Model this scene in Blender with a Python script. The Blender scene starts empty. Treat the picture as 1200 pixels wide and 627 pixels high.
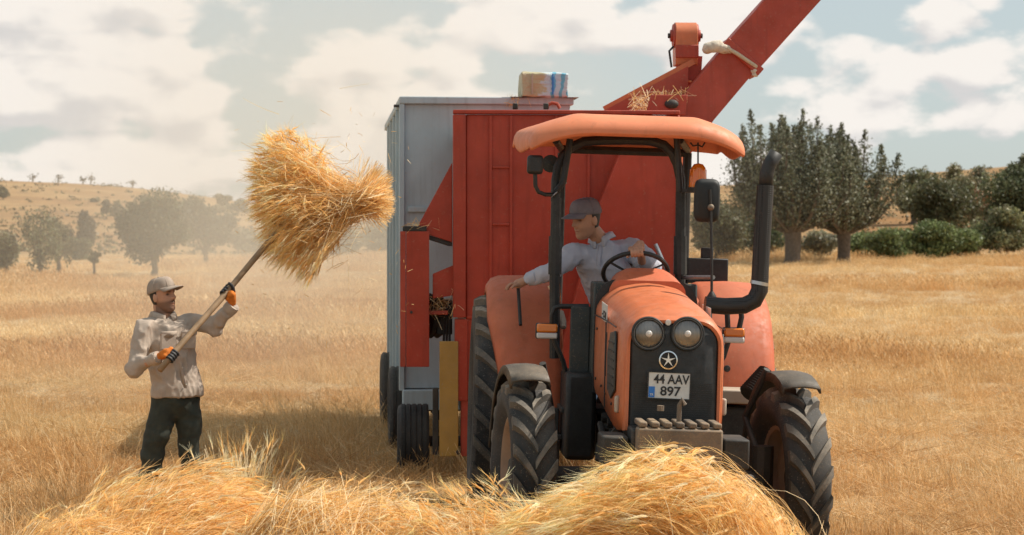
import bpy, bmesh, math, random
import numpy as np
from mathutils import Vector, Matrix, Euler, noise

random.seed(7)
RNG = np.random.default_rng(11)
R = math.radians
sc = bpy.context.scene
COL = sc.collection

# ---------------------------------------------------------------- camera
FPX = 2333.3            # focal length in photo pixels (1200 wide)
CAM_H = 1.95            # camera height above the field
HORIZON = 290.0         # photo row of eye level
cam_data = bpy.data.cameras.new('camera')
cam = bpy.data.objects.new('camera', cam_data)
COL.objects.link(cam)
cam.location = (0, 0, CAM_H)
cam.rotation_euler = (R(90), 0, 0)
cam_data.sensor_width = 36.0
cam_data.lens = FPX / 1200 * 36.0
cam_data.shift_y = (HORIZON - 313.5) / 1200.0
cam_data.clip_start = 0.1
cam_data.clip_end = 6000
cam_data.dof.use_dof = True
cam_data.dof.focus_distance = 12.6
cam_data.dof.aperture_fstop = 5.0
sc.camera = cam

# ---------------------------------------------------------------- sun and sky
SUN_EL, SUN_AZ = 51.0, 13.0      # azimuth: degrees behind straight-right of the camera axis
sd = Vector((math.cos(R(SUN_AZ)) * math.cos(R(SUN_EL)), math.sin(R(SUN_AZ)) * math.cos(R(SUN_EL)), math.sin(R(SUN_EL))))
sun_data = bpy.data.lights.new('sun', 'SUN')
sun_data.energy = 5.0
sun_data.angle = R(0.6)
sun_data.color = (1.0, 0.93, 0.82)
sun = bpy.data.objects.new('sun', sun_data)
COL.objects.link(sun)
sun.rotation_euler = sd.to_track_quat('Z', 'Y').to_euler()

world = bpy.data.worlds.new('World')
sc.world = world
world.use_nodes = True
world.cycles.sampling_method = 'MANUAL'
world.cycles.sample_map_resolution = 256
wn, wl = world.node_tree.nodes, world.node_tree.links
wn.clear()
def W(t, **kw):
    n = wn.new(t)
    for k, v in kw.items():
        setattr(n, k, v)
    return n
def wmath(op, a, b=None, clamp=False):
    n = W('ShaderNodeMath', operation=op)
    n.use_clamp = clamp
    for i, v in enumerate((a, b)):
        if v is None: continue
        if isinstance(v, (int, float)): n.inputs[i].default_value = v
        else: wl.new(v, n.inputs[i])
    return n.outputs[0]
wout = W('ShaderNodeOutputWorld')
bg = W('ShaderNodeBackground')
wl.new(bg.outputs[0], wout.inputs[0])
sky = W('ShaderNodeTexSky', sky_type='NISHITA')
sky.sun_disc = False
sky.sun_elevation = R(SUN_EL)
sky.sun_rotation = R(90 - SUN_AZ)
sky.air_density = 1.0
sky.dust_density = 1.6
sky.ozone_density = 1.0
bg.inputs['Strength'].default_value = 0.105
tc = W('ShaderNodeTexCoord')
mp = W('ShaderNodeMapping')
mp.inputs['Scale'].default_value = (1.0, 1.0, 1.9)
wl.new(tc.outputs['Generated'], mp.inputs['Vector'])
def cloud_noise(off, scale=15.0, detail=10.0, rough=0.56):
    a = W('ShaderNodeVectorMath', operation='ADD')
    wl.new(mp.outputs[0], a.inputs[0]); a.inputs[1].default_value = off
    n = W('ShaderNodeTexNoise')
    n.inputs['Scale'].default_value = scale
    n.inputs['Detail'].default_value = detail
    n.inputs['Roughness'].default_value = rough
    n.inputs['Distortion'].default_value = 0.0
    wl.new(a.outputs[0], n.inputs['Vector'])
    return n.outputs['Fac']
OFF = (0.31, 0.07, 1.24)
# banks of cumulus as directions: (photo column, row of the flat base, half width, height, amount)
BANKS = [(50, 122, 150, 95, .36), (195, 126, 75, 78, .34), (150, 218, 210, 62, .24), (330, 235, 150, 60, .20), (560, 190, 260, 150, .26), (640, 45, 120, 70, .22), (840, 60, 130, 80, .26),
         (1010, 135, 150, 95, .26), (1100, 132, 110, 118, .28), (1190, 140, 70, 60, .24), (840, 215, 120, 40, .18), (50, 14, 110, 40, .30)]
sepd = W('ShaderNodeSeparateXYZ'); wl.new(tc.outputs['Generated'], sepd.inputs[0])
def bank_sum(dz):
    """billow envelopes: rounded top, quick cut at the base"""
    tot = None
    for (px, py, hw, hh, amp) in BANKS:
        d = Vector(((px - 600) / FPX, 1, (HORIZON - py) / FPX)).normalized()
        ax = wmath('MULTIPLY', wmath('SUBTRACT', sepd.outputs[0], d.x), FPX / hw)
        up = wmath('SUBTRACT', wmath('ADD', sepd.outputs[2], dz), d.z)
        az = wmath('ADD', wmath('MULTIPLY', wmath('MAXIMUM', up, 0.0), FPX / hh), wmath('MULTIPLY', wmath('MINIMUM', up, 0.0), FPX / 30.0))
        ay = wmath('MULTIPLY', wmath('SUBTRACT', sepd.outputs[1], d.y), 8.0)
        r2 = wmath('ADD', wmath('ADD', wmath('MULTIPLY', ax, ax), wmath('MULTIPLY', az, az)), wmath('MULTIPLY', ay, ay))
        g = wmath('MULTIPLY', wmath('EXPONENT', wmath('MULTIPLY', wmath('POWER', r2, 1.3), -1.0)), amp)
        tot = g if tot is None else wmath('MAXIMUM', tot, g)
    return tot
def billow(dz, dx=0.0):
    big = cloud_noise((OFF[0] + dx, OFF[1], OFF[2] + dz * 1.9), 13.0, 3.0, .5)
    fine = cloud_noise((OFF[0] + dx + 3.0, OFF[1], OFF[2] + dz * 1.9), 34.0, 5.0, .56)
    v = W('ShaderNodeTexVoronoi'); v.feature = 'F1'; v.inputs['Scale'].default_value = 28.0
    a = W('ShaderNodeVectorMath', operation='ADD'); wl.new(mp.outputs[0], a.inputs[0]); a.inputs[1].default_value = (dx, 0, dz * 1.9); wl.new(a.outputs[0], v.inputs['Vector'])
    puffs = wmath('MULTIPLY', wmath('SUBTRACT', .55, v.outputs['Distance']), .20)
    n = wmath('ADD', wmath('MULTIPLY', big, .66), wmath('MULTIPLY', fine, .34))
    return wmath('ADD', wmath('ADD', n, puffs), bank_sum(dz))
dens0 = billow(0.0)
dens1 = billow(0.010, 0.006)
mask = W('ShaderNodeMapRange'); mask.interpolation_type = 'SMOOTHSTEP'
mask.inputs['From Min'].default_value = 0.575; mask.inputs['From Max'].default_value = 0.675
wl.new(dens0, mask.inputs['Value'])
lit = W('ShaderNodeMapRange'); lit.interpolation_type = 'SMOOTHSTEP'
lit.inputs['From Min'].default_value = -0.15; lit.inputs['From Max'].default_value = 0.05
wl.new(wmath('SUBTRACT', dens0, dens1), lit.inputs['Value'])
ccol = W('ShaderNodeMix', data_type='RGBA')
ccol.inputs[6].default_value = (5.6, 5.5, 5.45, 1)     # shaded cloud bases
ccol.inputs[7].default_value = (7.75, 7.35, 6.9, 1)        # sunlit tops
wl.new(lit.outputs[0], ccol.inputs[0])
# pale summer haze over the clear blue
pale = W('ShaderNodeMix', data_type='RGBA')
pale.inputs[0].default_value = 0.70
pale.inputs[7].default_value = (4.85, 5.45, 5.45, 1)
wl.new(sky.outputs[0], pale.inputs[6])
cmix = W('ShaderNodeMix', data_type='RGBA')
wl.new(mask.outputs[0], cmix.inputs[0])
wl.new(pale.outputs[2], cmix.inputs[6])
wl.new(ccol.outputs[2], cmix.inputs[7])
wl.new(cmix.outputs[2], bg.inputs['Color'])

sc.view_settings.view_transform = 'Standard'
sc.view_settings.look = 'None'
sc.view_settings.gamma = 1.0
sc.view_settings.use_curve_mapping = False
sc.view_settings.exposure = 0.22
sc.render.engine = 'CYCLES'
sc.cycles.use_denoising = True
sc.cycles.max_bounces = 7
sc.cycles.transparent_max_bounces = 8
sc.cycles.volume_bounces = 1
sc.cycles.volume_step_rate = 2.0
sc.cycles.volume_max_steps = 64

# ---------------------------------------------------------------- helpers
def P(px, py, Y):
    """photo pixel at depth Y -> world point"""
    return Vector(((px - 600) / FPX * Y, Y, CAM_H - (py - HORIZON) / FPX * Y))

WM = {}        # world matrices of the roots
def tag(o, label=None, cat=None, group=None, kind=None):
    if label: o['label'] = label
    if cat: o['category'] = cat
    if group: o['group'] = group
    if kind: o['kind'] = kind
    return o
def empty(name, mat, label=None, cat=None, group=None, kind=None):
    o = bpy.data.objects.new(name, None)
    COL.objects.link(o)
    o.matrix_world = mat
    o.empty_display_size = 0.2
    WM[o] = mat.copy()
    return tag(o, label, cat, group, kind)
def T_(v): return Matrix.Translation(Vector(v))

class MB:
    def __init__(s): s.v = []; s.f = []
    def add(s, vs, fs):
        k = len(s.v)
        s.v.extend([Vector(v) for v in vs])
        s.f.extend([tuple(i + k for i in f) for f in fs])
        return s
    def box(s, c, d, rot=None, taper=1.0):
        c = Vector(c); hx, hy, hz = d[0] / 2, d[1] / 2, d[2] / 2
        vs = [Vector((x * hx * (taper if z > 0 else 1), y * hy * (taper if z > 0 else 1), z * hz)) for z in (-1, 1) for y in (-1, 1) for x in (-1, 1)]
        if rot is not None:
            m = rot if isinstance(rot, Matrix) else Euler(rot).to_matrix()
            vs = [m @ v for v in vs]
        return s.add([c + v for v in vs], [(0, 2, 3, 1), (4, 5, 7, 6), (0, 1, 5, 4), (2, 6, 7, 3), (0, 4, 6, 2), (1, 3, 7, 5)])
    def bb(s, lo, hi):
        return s.box([(a + b) / 2 for a, b in zip(lo, hi)], [abs(b - a) for a, b in zip(lo, hi)])
    def bar(s, a, b, w, h, up=(0, 0, 1)):
        a, b = Vector(a), Vector(b); d = (b - a); L = d.length; d.normalize()
        x = d.cross(Vector(up))
        if x.length < 1e-4: x = d.cross(Vector((1, 0, 0)))
        x.normalize(); u = x.cross(d)
        m = Matrix((x, d, u)).transposed()
        return s.box((a + b) / 2, (w, L, h), m)
    def loft(s, rings, caps=True, closed=True):
        n = len(rings[0]); k = len(s.v)
        for r in rings: s.v.extend([Vector(p) for p in r])
        m = n if closed else n - 1
        for i in range(len(rings) - 1):
            for j in range(m):
                a, b = k + i * n + j, k + i * n + (j + 1) % n
                s.f.append((a, b, b + n, a + n))
        if caps and closed:
            s.f.append(tuple(k + j for j in reversed(range(n))))
            s.f.append(tuple(k + (len(rings) - 1) * n + j for j in range(n)))
        return s
    def tube(s, path, r, n=8, caps=True, flat=1.0, up=None):
        path = [Vector(p) for p in path]
        rs = r if isinstance(r, (list, tuple)) else [r] * len(path)
        rings = []; ref = None
        for i, p in enumerate(path):
            t = (path[min(i + 1, len(path) - 1)] - path[max(i - 1, 0)]).normalized()
            if ref is None:
                ref = Vector(up) if up is not None else (Vector((0, 0, 1)) if abs(t.z) < .9 else Vector((1, 0, 0)))
            a = t.cross(ref)
            if a.length < 1e-5: a = t.orthogonal()
            a.normalize(); b = a.cross(t).normalized(); ref = b
            rings.append([p + (a * math.cos(2 * math.pi * j / n) + b * math.sin(2 * math.pi * j / n) * flat) * rs[i] for j in range(n)])
        return s.loft(rings, caps)
    def lathe(s, prof, n=32, m=None, caps=False):
        """prof: (radius, height) about local X axis -> placed with matrix m"""
        m = m or Matrix.Identity(4)
        rings = [[m @ Vector((h, r * math.cos(2 * math.pi * j / n), r * math.sin(2 * math.pi * j / n))) for j in range(n)] for r, h in prof]
        return s.loft(rings, caps)
    def prism(s, poly, d, m):
        """poly in local XY of m, extruded d along local Z"""
        a = [m @ Vector((x, y, 0)) for x, y in poly]; b = [m @ Vector((x, y, d)) for x, y in poly]
        n = len(poly); k = len(s.v); s.v.extend(a + b)
        s.f.append(tuple(k + i for i in reversed(range(n)))); s.f.append(tuple(k + n + i for i in range(n)))
        for i in range(n):
            j = (i + 1) % n
            s.f.append((k + i, k + j, k + n + j, k + n + i))
        return s
    def ball(s, c, r, n=10, m=None):
        c = Vector(c); r = Vector(r) if not isinstance(r, (int, float)) else Vector((r, r, r))
        rings = []
        for i in range(1, n):
            t = math.pi * i / n
            ring = [Vector((r.x * math.sin(t) * math.cos(2 * math.pi * j / (2 * n)), r.y * math.sin(t) * math.sin(2 * math.pi * j / (2 * n)), -r.z * math.cos(t))) for j in range(2 * n)]
            rings.append([c + (m @ p if m else p) for p in ring])
        return s.loft(rings, True)
    def mesh(s, name):
        me = bpy.data.meshes.new(name)
        me.from_pydata([tuple(v) for v in s.v], [], s.f)
        return me
    def obj(s, name, mat, parent=None, world=False, bevel=0, smooth=35, solid=0, seg=2, subsurf=0, fixn=True):
        me = s.mesh(name)
        if fixn:
            bm = bmesh.new(); bm.from_mesh(me)
            bmesh.ops.recalc_face_normals(bm, faces=bm.faces)
            bm.to_mesh(me); bm.free()
        if world and parent is not None:
            me.transform(root_matrix(parent).inverted())
        return link(me, name, mat, parent, bevel, smooth, solid, seg, subsurf)
def root_matrix(o):
    while o.parent is not None: o = o.parent
    return WM.get(o, Matrix.Identity(4))
def link(me, name, mat, parent=None, bevel=0, smooth=35, solid=0, seg=2, subsurf=0):
    if smooth:
        me.polygons.foreach_set('use_smooth', [True] * len(me.polygons))
        if smooth < 180: me.set_sharp_from_angle(angle=R(smooth))
    o = bpy.data.objects.new(name, me)
    COL.objects.link(o)
    if mat is not None:
        for m in (mat if isinstance(mat, (list, tuple)) else [mat]): me.materials.append(m)
    if parent is not None: o.parent = parent
    if solid:
        md = o.modifiers.new('solid', 'SOLIDIFY'); md.thickness = solid; md.offset = 0
    if subsurf:
        md = o.modifiers.new('sub', 'SUBSURF'); md.levels = subsurf; md.render_levels = subsurf
    if bevel:
        md = o.modifiers.new('bevel', 'BEVEL'); md.width = bevel; md.segments = seg; md.limit_method = 'ANGLE'; md.angle_limit = R(40)
        md.harden_normals = False
    return o
def remesh(mb, voxel, smooth_it=4, fac=0.5):
    """closed overlapping volumes -> one continuous skin (numpy verts, mesh)"""
    me = mb.mesh('tmp')
    bm = bmesh.new(); bm.from_mesh(me); bmesh.ops.recalc_face_normals(bm, faces=bm.faces); bm.to_mesh(me); bm.free()
    o = bpy.data.objects.new('tmp', me); COL.objects.link(o)
    md = o.modifiers.new('r', 'REMESH'); md.mode = 'VOXEL'; md.voxel_size = voxel; md.use_smooth_shade = True
    if smooth_it:
        m2 = o.modifiers.new('s', 'SMOOTH'); m2.iterations = smooth_it; m2.factor = fac
    dg = bpy.context.evaluated_depsgraph_get()
    out = bpy.data.meshes.new_from_object(o.evaluated_get(dg))
    bpy.data.objects.remove(o); bpy.data.meshes.remove(me)
    return out
def get_co(me):
    a = np.empty(len(me.vertices) * 3, np.float32); me.vertices.foreach_get('co', a); return a.reshape(-1, 3)
def set_co(me, a): me.vertices.foreach_set('co', np.asarray(a, np.float32).ravel()); me.update()
def set_col(me, c, name='tint'):
    at = me.color_attributes.new(name, 'FLOAT_COLOR', 'POINT')
    c = np.asarray(c, np.float32)
    if c.shape[1] == 3: c = np.hstack([c, np.ones((len(c), 1), np.float32)])
    at.data.foreach_set('color', c.ravel())
def ss(a, b, x):
    t = np.clip((x - a) / (b - a), 0, 1); return t * t * (3 - 2 * t)

# ---------------------------------------------------------------- materials
def new_mat(name):
    m = bpy.data.materials.new(name); m.use_nodes = True
    nt = m.node_tree
    return m, nt, nt.nodes['Principled BSDF']
def nd(nt, t, **kw):
    n = nt.nodes.new(t)
    for k, v in kw.items():
        if k in n.bl_rna.properties: setattr(n, k, v)
    return n
def noise_node(nt, scale, detail=4, rough=.55, vec=None, dist=0.0):
    n = nd(nt, 'ShaderNodeTexNoise')
    n.inputs['Scale'].default_value = scale; n.inputs['Detail'].default_value = detail
    n.inputs['Roughness'].default_value = rough; n.inputs['Distortion'].default_value = dist
    if vec is not None: nt.links.new(vec, n.inputs['Vector'])
    return n.outputs['Fac']
def ramp(nt, fac, a, b, c0=0.0, c1=1.0):
    n = nd(nt, 'ShaderNodeMapRange'); n.inputs['From Min'].default_value = a; n.inputs['From Max'].default_value = b
    n.inputs['To Min'].default_value = c0; n.inputs['To Max'].default_value = c1
    nt.links.new(fac, n.inputs['Value']); return n.outputs[0]
def mix(nt, fac, a, b, mode='MIX'):
    n = nd(nt, 'ShaderNodeMix', data_type='RGBA', blend_type=mode)
    n.data_type = 'RGBA'; n.blend_type = mode
    for i, v in ((0, fac), (6, a), (7, b)):
        if isinstance(v, (int, float)): n.inputs[i].default_value = v
        elif isinstance(v, tuple): n.inputs[i].default_value = (*v, 1) if len(v) == 3 else v
        else: nt.links.new(v, n.inputs[i])
    return n.outputs[2]
def bump(nt, h, dist=0.01, strength=0.5):
    n = nd(nt, 'ShaderNodeBump'); n.inputs['Distance'].default_value = dist; n.inputs['Strength'].default_value = strength
    nt.links.new(h, n.inputs['Height']); return n.outputs[0]
DUST = (0.36, 0.25, 0.15)
def paint(name, col, rough=.42, dust=.25, var=.18, scale=6.0, metal=0.0, bmp=.15, dust_col=DUST, chips=0.0, chip_col=(.08, .05, .04), coat=0.0):
    """painted or bare sheet metal with uneven tone, settled field dust and optional chips"""
    m, nt, b = new_mat(name)
    g = nd(nt, 'ShaderNodeTexCoord').outputs['Object']
    n1 = noise_node(nt, scale, 5, .6, g); n2 = noise_node(nt, scale * 5, 6, .65, g); n3 = noise_node(nt, scale * .35, 3, .5, g)
    dark = tuple(c * (1 - var) for c in col); lite = tuple(min(1, c * (1 + var) + .01) for c in col)
    c = mix(nt, ramp(nt, n1, .3, .7), dark, lite)
    vs = nd(nt, 'ShaderNodeVectorMath'); vs.operation = 'MULTIPLY'; vs.inputs[1].default_value = (14, 14, 1.1); nt.links.new(g, vs.inputs[0])
    stk = noise_node(nt, 1.0, 5, .65, vs.outputs[0])
    c = mix(nt, ramp(nt, stk, .54, .72, 0, .45), c, tuple(k * .55 for k in col))
    if chips:
        c = mix(nt, ramp(nt, n2, .72 - chips * .2, .76 - chips * .2), c, chip_col)
    geo = nd(nt, 'ShaderNodeNewGeometry'); sx = nd(nt, 'ShaderNodeSeparateXYZ'); nt.links.new(geo.outputs['Normal'], sx.inputs[0])
    upw = ramp(nt, sx.outputs[2], -.2, 1.0, .45, 1.0)
    mt = nd(nt, 'ShaderNodeMath', operation='MULTIPLY'); mt.operation = 'MULTIPLY'
    nt.links.new(ramp(nt, n3, .36, .66, dust * .25, dust * 2.0), mt.inputs[0]); nt.links.new(upw, mt.inputs[1])
    m2 = nd(nt, 'ShaderNodeMath'); m2.operation = 'MULTIPLY'; m2.use_clamp = True
    nt.links.new(mt.outputs[0], m2.inputs[0]); nt.links.new(ramp(nt, n2, .3, .7, .5, 1.3), m2.inputs[1])
    c = mix(nt, m2.outputs[0], c, dust_col)
    n4 = noise_node(nt, scale * 14, 3, .6, g)
    c = mix(nt, ramp(nt, n4, .60, .72, 0, min(.7, dust * 3)), c, dust_col)
    nt.links.new(c, b.inputs['Base Color'])
    nt.links.new(ramp(nt, n2, .3, .7, max(.05, rough - .1), min(1, rough + .22)), b.inputs['Roughness'])
    b.inputs['Metallic'].default_value = metal
    b.inputs['Coat Weight'].default_value = coat
    if bmp: nt.links.new(bump(nt, n1, .01, bmp), b.inputs['Normal'])
    return m
def plain(name, col, rough=.6, var=.15, scale=20.0, metal=0.0, bmp=.1, dist=.004):
    m, nt, b = new_mat(name)
    g = nd(nt, 'ShaderNodeTexCoord').outputs['Object']
    n1 = noise_node(nt, scale, 5, .6, g)
    c = mix(nt, ramp(nt, n1, .3, .7), tuple(c * (1 - var) for c in col), tuple(min(1, c * (1 + var)) for c in col))
    nt.links.new(c, b.inputs['Base Color']); b.inputs['Roughness'].default_value = rough; b.inputs['Metallic'].default_value = metal
    if bmp: nt.links.new(bump(nt, n1, dist, bmp), b.inputs['Normal'])
    return m
def tinted(name, rough=.8, trans=0.0, bmp=0.0, bscale=60, gain=1.0, var=.12, sheen=0.0):
    """base colour from the 'tint' attribute; trans mixes in a translucent layer for straw and leaves"""
    m, nt, b = new_mat(name)
    a = nd(nt, 'ShaderNodeAttribute'); a.attribute_name = 'tint'
    n1 = noise_node(nt, bscale, 4, .6, nd(nt, 'ShaderNodeTexCoord').outputs['Object'])
    c = mix(nt, 1.0, a.outputs['Color'], mix(nt, ramp(nt, n1, .3, .7), ((1 - var) * gain,) * 3, ((1 + var) * gain,) * 3), 'MULTIPLY')
    nt.links.new(c, b.inputs['Base Color']); b.inputs['Roughness'].default_value = rough
    b.inputs['Specular IOR Level'].default_value = .25
    b.inputs['Sheen Weight'].default_value = sheen
    if bmp: nt.links.new(bump(nt, n1, .01, bmp), b.inputs['Normal'])
    if trans:
        t = nd(nt, 'ShaderNodeBsdfTranslucent'); nt.links.new(c, t.inputs[0])
        mx = nd(nt, 'ShaderNodeMixShader'); mx.inputs[0].default_value = trans
        out = nt.nodes['Material Output']
        nt.links.new(b.outputs[0], mx.inputs[1]); nt.links.new(t.outputs[0], mx.inputs[2]); nt.links.new(mx.outputs[0], out.inputs[0])
    return m
# ================================================================ terrain
CREST_COL = [-3000, -300, 0, 150, 320, 450, 600, 850, 1000, 1050, 1200, 1500, 4200]
CREST_ROW = [214, 211, 213, 223, 246, 252, 240, 216, 211, 205, 193, 196, 205]
def terrain_z(x, y):
    x = np.asarray(x, float); y = np.asarray(y, float)
    z = 1.3 * ss(18, 112, y)
    col = x / np.maximum(y, 20) * FPX + 600
    row = np.interp(col, CREST_COL, CREST_ROW)
    top = CAM_H - (row - HORIZON) / FPX * 330.0 - 1.3
    z = z + top * (0.35 * np.clip((y - 118) / 212, 0, 1) + 0.65 * ss(112, 335, y)) * (1 - 0.5 * ss(420, 1500, y))
    # gentle lie of the field, and the sideways lean of the ground under the tractor
    z = z + 0.05 * np.sin(x * .31 + 1.3) * np.sin(y * .23) * ss(22, 40, y)
    z = z + 0.6 * np.sin(x * .035 + y * .02) * np.sin(y * .05 + 1) * ss(130, 220, y)
    w = (1 - ss(1.9, 3.6, np.abs(x - .85))) * (1 - ss(3.2, 5.0, np.abs(y - 13.3)))
    return z - 0.030 * (x - .85) * w
def gz(x, y): return float(terrain_z(x, y))

def build_field():
    ys = np.concatenate([np.linspace(-12, 6, 10), np.linspace(6.5, 30, 60), 30 * (1.045 ** np.arange(1, 106))])
    us = np.concatenate([np.linspace(-6, -1, 18)[:-1], np.linspace(-1, 1, 70), np.linspace(1, 6, 18)[1:]])
    V = []
    for y in ys:
        half = 5.0 + max(y, 6) * 0.30
        V.append(np.stack([us * half, np.full_like(us, y), terrain_z(us * half, y)], 1))
    n = len(us); V = np.concatenate(V)
    F = [(i * n + j, i * n + j + 1, (i + 1) * n + j + 1, (i + 1) * n + j) for i in range(len(ys) - 1) for j in range(n - 1)]
    me = bpy.data.meshes.new('field'); me.from_pydata(V.tolist(), [], F)
    m, nt, b = new_mat('dry_field')
    g = nd(nt, 'ShaderNodeNewGeometry').outputs['Position']
    sp = nd(nt, 'ShaderNodeSeparateXYZ'); nt.links.new(g, sp.inputs[0])
    big = noise_node(nt, .16, 4, .55, g); mid = noise_node(nt, 1.7, 5, .6, g); fin = noise_node(nt, 26, 5, .7, g)
    straw = mix(nt, ramp(nt, fin, .35, .65), (.38, .26, .145), (.72, .56, .34))
    straw = mix(nt, ramp(nt, mid, .35, .7, 0, .6), straw, (.62, .44, .23))
    straw = mix(nt, ramp(nt, big, .42, .62, 0, .5), straw, (.46, .29, .14))
    soil = mix(nt, ramp(nt, mid, .3, .7), (.19, .115, .06), (.29, .185, .10))
    near = mix(nt, ramp(nt, fin, .46, .60, .25, .95), soil, straw)
    # the hillside: ochre pasture broken up by scrub and bare earth
    h1 = noise_node(nt, .045, 6, .62, g); h2 = noise_node(nt, .22, 6, .7, g); h3 = noise_node(nt, .9, 4, .7, g)
    hill = mix(nt, ramp(nt, h1, .40, .60), (.27, .145, .062), (.36, .235, .115))
    hill = mix(nt, ramp(nt, h2, .46, .62, 0, .85), hill, (.22, .13, .065))
    hill = mix(nt, ramp(nt, h3, .56, .66, 0, .7), hill, (.13, .11, .055))
    c = mix(nt, ramp(nt, sp.outputs[1], 105, 135), near, hill)
    nt.links.new(c, b.inputs['Base Color']); b.inputs['Roughness'].default_value = .95
    b.inputs['Specular IOR Level'].default_value = .1
    nt.links.new(bump(nt, fin, .03, .7), b.inputs['Normal'])
    o = link(me, 'field', m, smooth=180)
    tag(o, 'dry golden stubble field rising to an ochre hillside', 'field', kind='structure')
build_field()

# ================================================================ fast quads
def quad_mesh(name, V, tint):
    """V (4N,3) quads, tint (4N,3)"""
    n = len(V) // 4
    me = bpy.data.meshes.new(name)
    me.vertices.add(4 * n); me.vertices.foreach_set('co', np.asarray(V, np.float32).ravel())
    me.loops.add(4 * n); me.loops.foreach_set('vertex_index', np.arange(4 * n, dtype=np.int32))
    me.polygons.add(n); me.polygons.foreach_set('loop_start', np.arange(0, 4 * n, 4, dtype=np.int32))
    me.update(calc_edges=True)
    set_col(me, tint)
    return me
def ribbons(P_, width, tint, taper=0.35, twist=None):
    """P_ (N,K,3) stalk centre lines -> thin ribbons as quads; width (N,), tint (N,3)"""
    N, K, _ = P_.shape
    d = P_[:, -1] - P_[:, 0]
    d /= np.linalg.norm(d, axis=1, keepdims=True) + 1e-9
    rv = RNG.normal(size=(N, 3)) if twist is None else twist
    s = np.cross(d, rv); s /= np.linalg.norm(s, axis=1, keepdims=True) + 1e-9
    w = width[:, None] * np.linspace(1, taper, K)[None, :]
    A = P_ - s[:, None, :] * w[..., None] * .5; B = P_ + s[:, None, :] * w[..., None] * .5
    Q = np.stack([A[:, :-1], B[:, :-1], B[:, 1:], A[:, 1:]], 2).reshape(-1, 3)
    Tn = np.repeat(tint, (K - 1) * 4, axis=0)
    return Q, Tn

# ================================================================ dry grass
M_STRAW = tinted('dry_straw', .5, .48, gain=1.0, var=.10)
def straw_instance_mat():
    m, nt, b = new_mat('dry_grass')
    a = nd(nt, 'ShaderNodeAttribute'); a.attribute_name = 'tint'
    oi = nd(nt, 'ShaderNodeObjectInfo')
    g = nd(nt, 'ShaderNodeNewGeometry').outputs['Position']
    vs = nd(nt, 'ShaderNodeVectorMath'); vs.operation = 'MULTIPLY'; vs.inputs[1].default_value = (.055, .17, 0); nt.links.new(g, vs.inputs[0])
    big = noise_node(nt, 1.0, 6, .66, vs.outputs[0])
    k = mix(nt, oi.outputs['Random'], (.80, .74, .66), (1.12, 1.1, 1.05))
    k2 = mix(nt, ramp(nt, big, .35, .65), (.80, .60, .44), (1.12, 1.14, 1.17))
    c = mix(nt, 1.0, mix(nt, 1.0, a.outputs['Color'], k, 'MULTIPLY'), k2, 'MULTIPLY')
    nt.links.new(c, b.inputs['Base Color']); b.inputs['Roughness'].default_value = .6; b.inputs['Specular IOR Level'].default_value = .25
    t = nd(nt, 'ShaderNodeBsdfTranslucent'); nt.links.new(c, t.inputs[0])
    mx = nd(nt, 'ShaderNodeMixShader'); mx.inputs[0].default_value = .38
    nt.links.new(b.outputs[0], mx.inputs[1]); nt.links.new(t.outputs[0], mx.inputs[2]); nt.links.new(mx.outputs[0], nt.nodes['Material Output'].inputs[0])
    return m
M_GRASS = straw_instance_mat()
STRAW_A, STRAW_B, STRAW_C = np.array((.89, .67, .36)), np.array((.69, .45, .20)), np.array((.98, .85, .57))
def straw_tint(n, lo=0.0):
    t = RNG.random((n, 1)); u = RNG.random((n, 1))
    c = STRAW_B * (1 - t) + STRAW_A * t
    c = np.where(u > .80, STRAW_C, c)
    return c * RNG.uniform(.62 + lo, 1.12, (n, 1))
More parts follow.
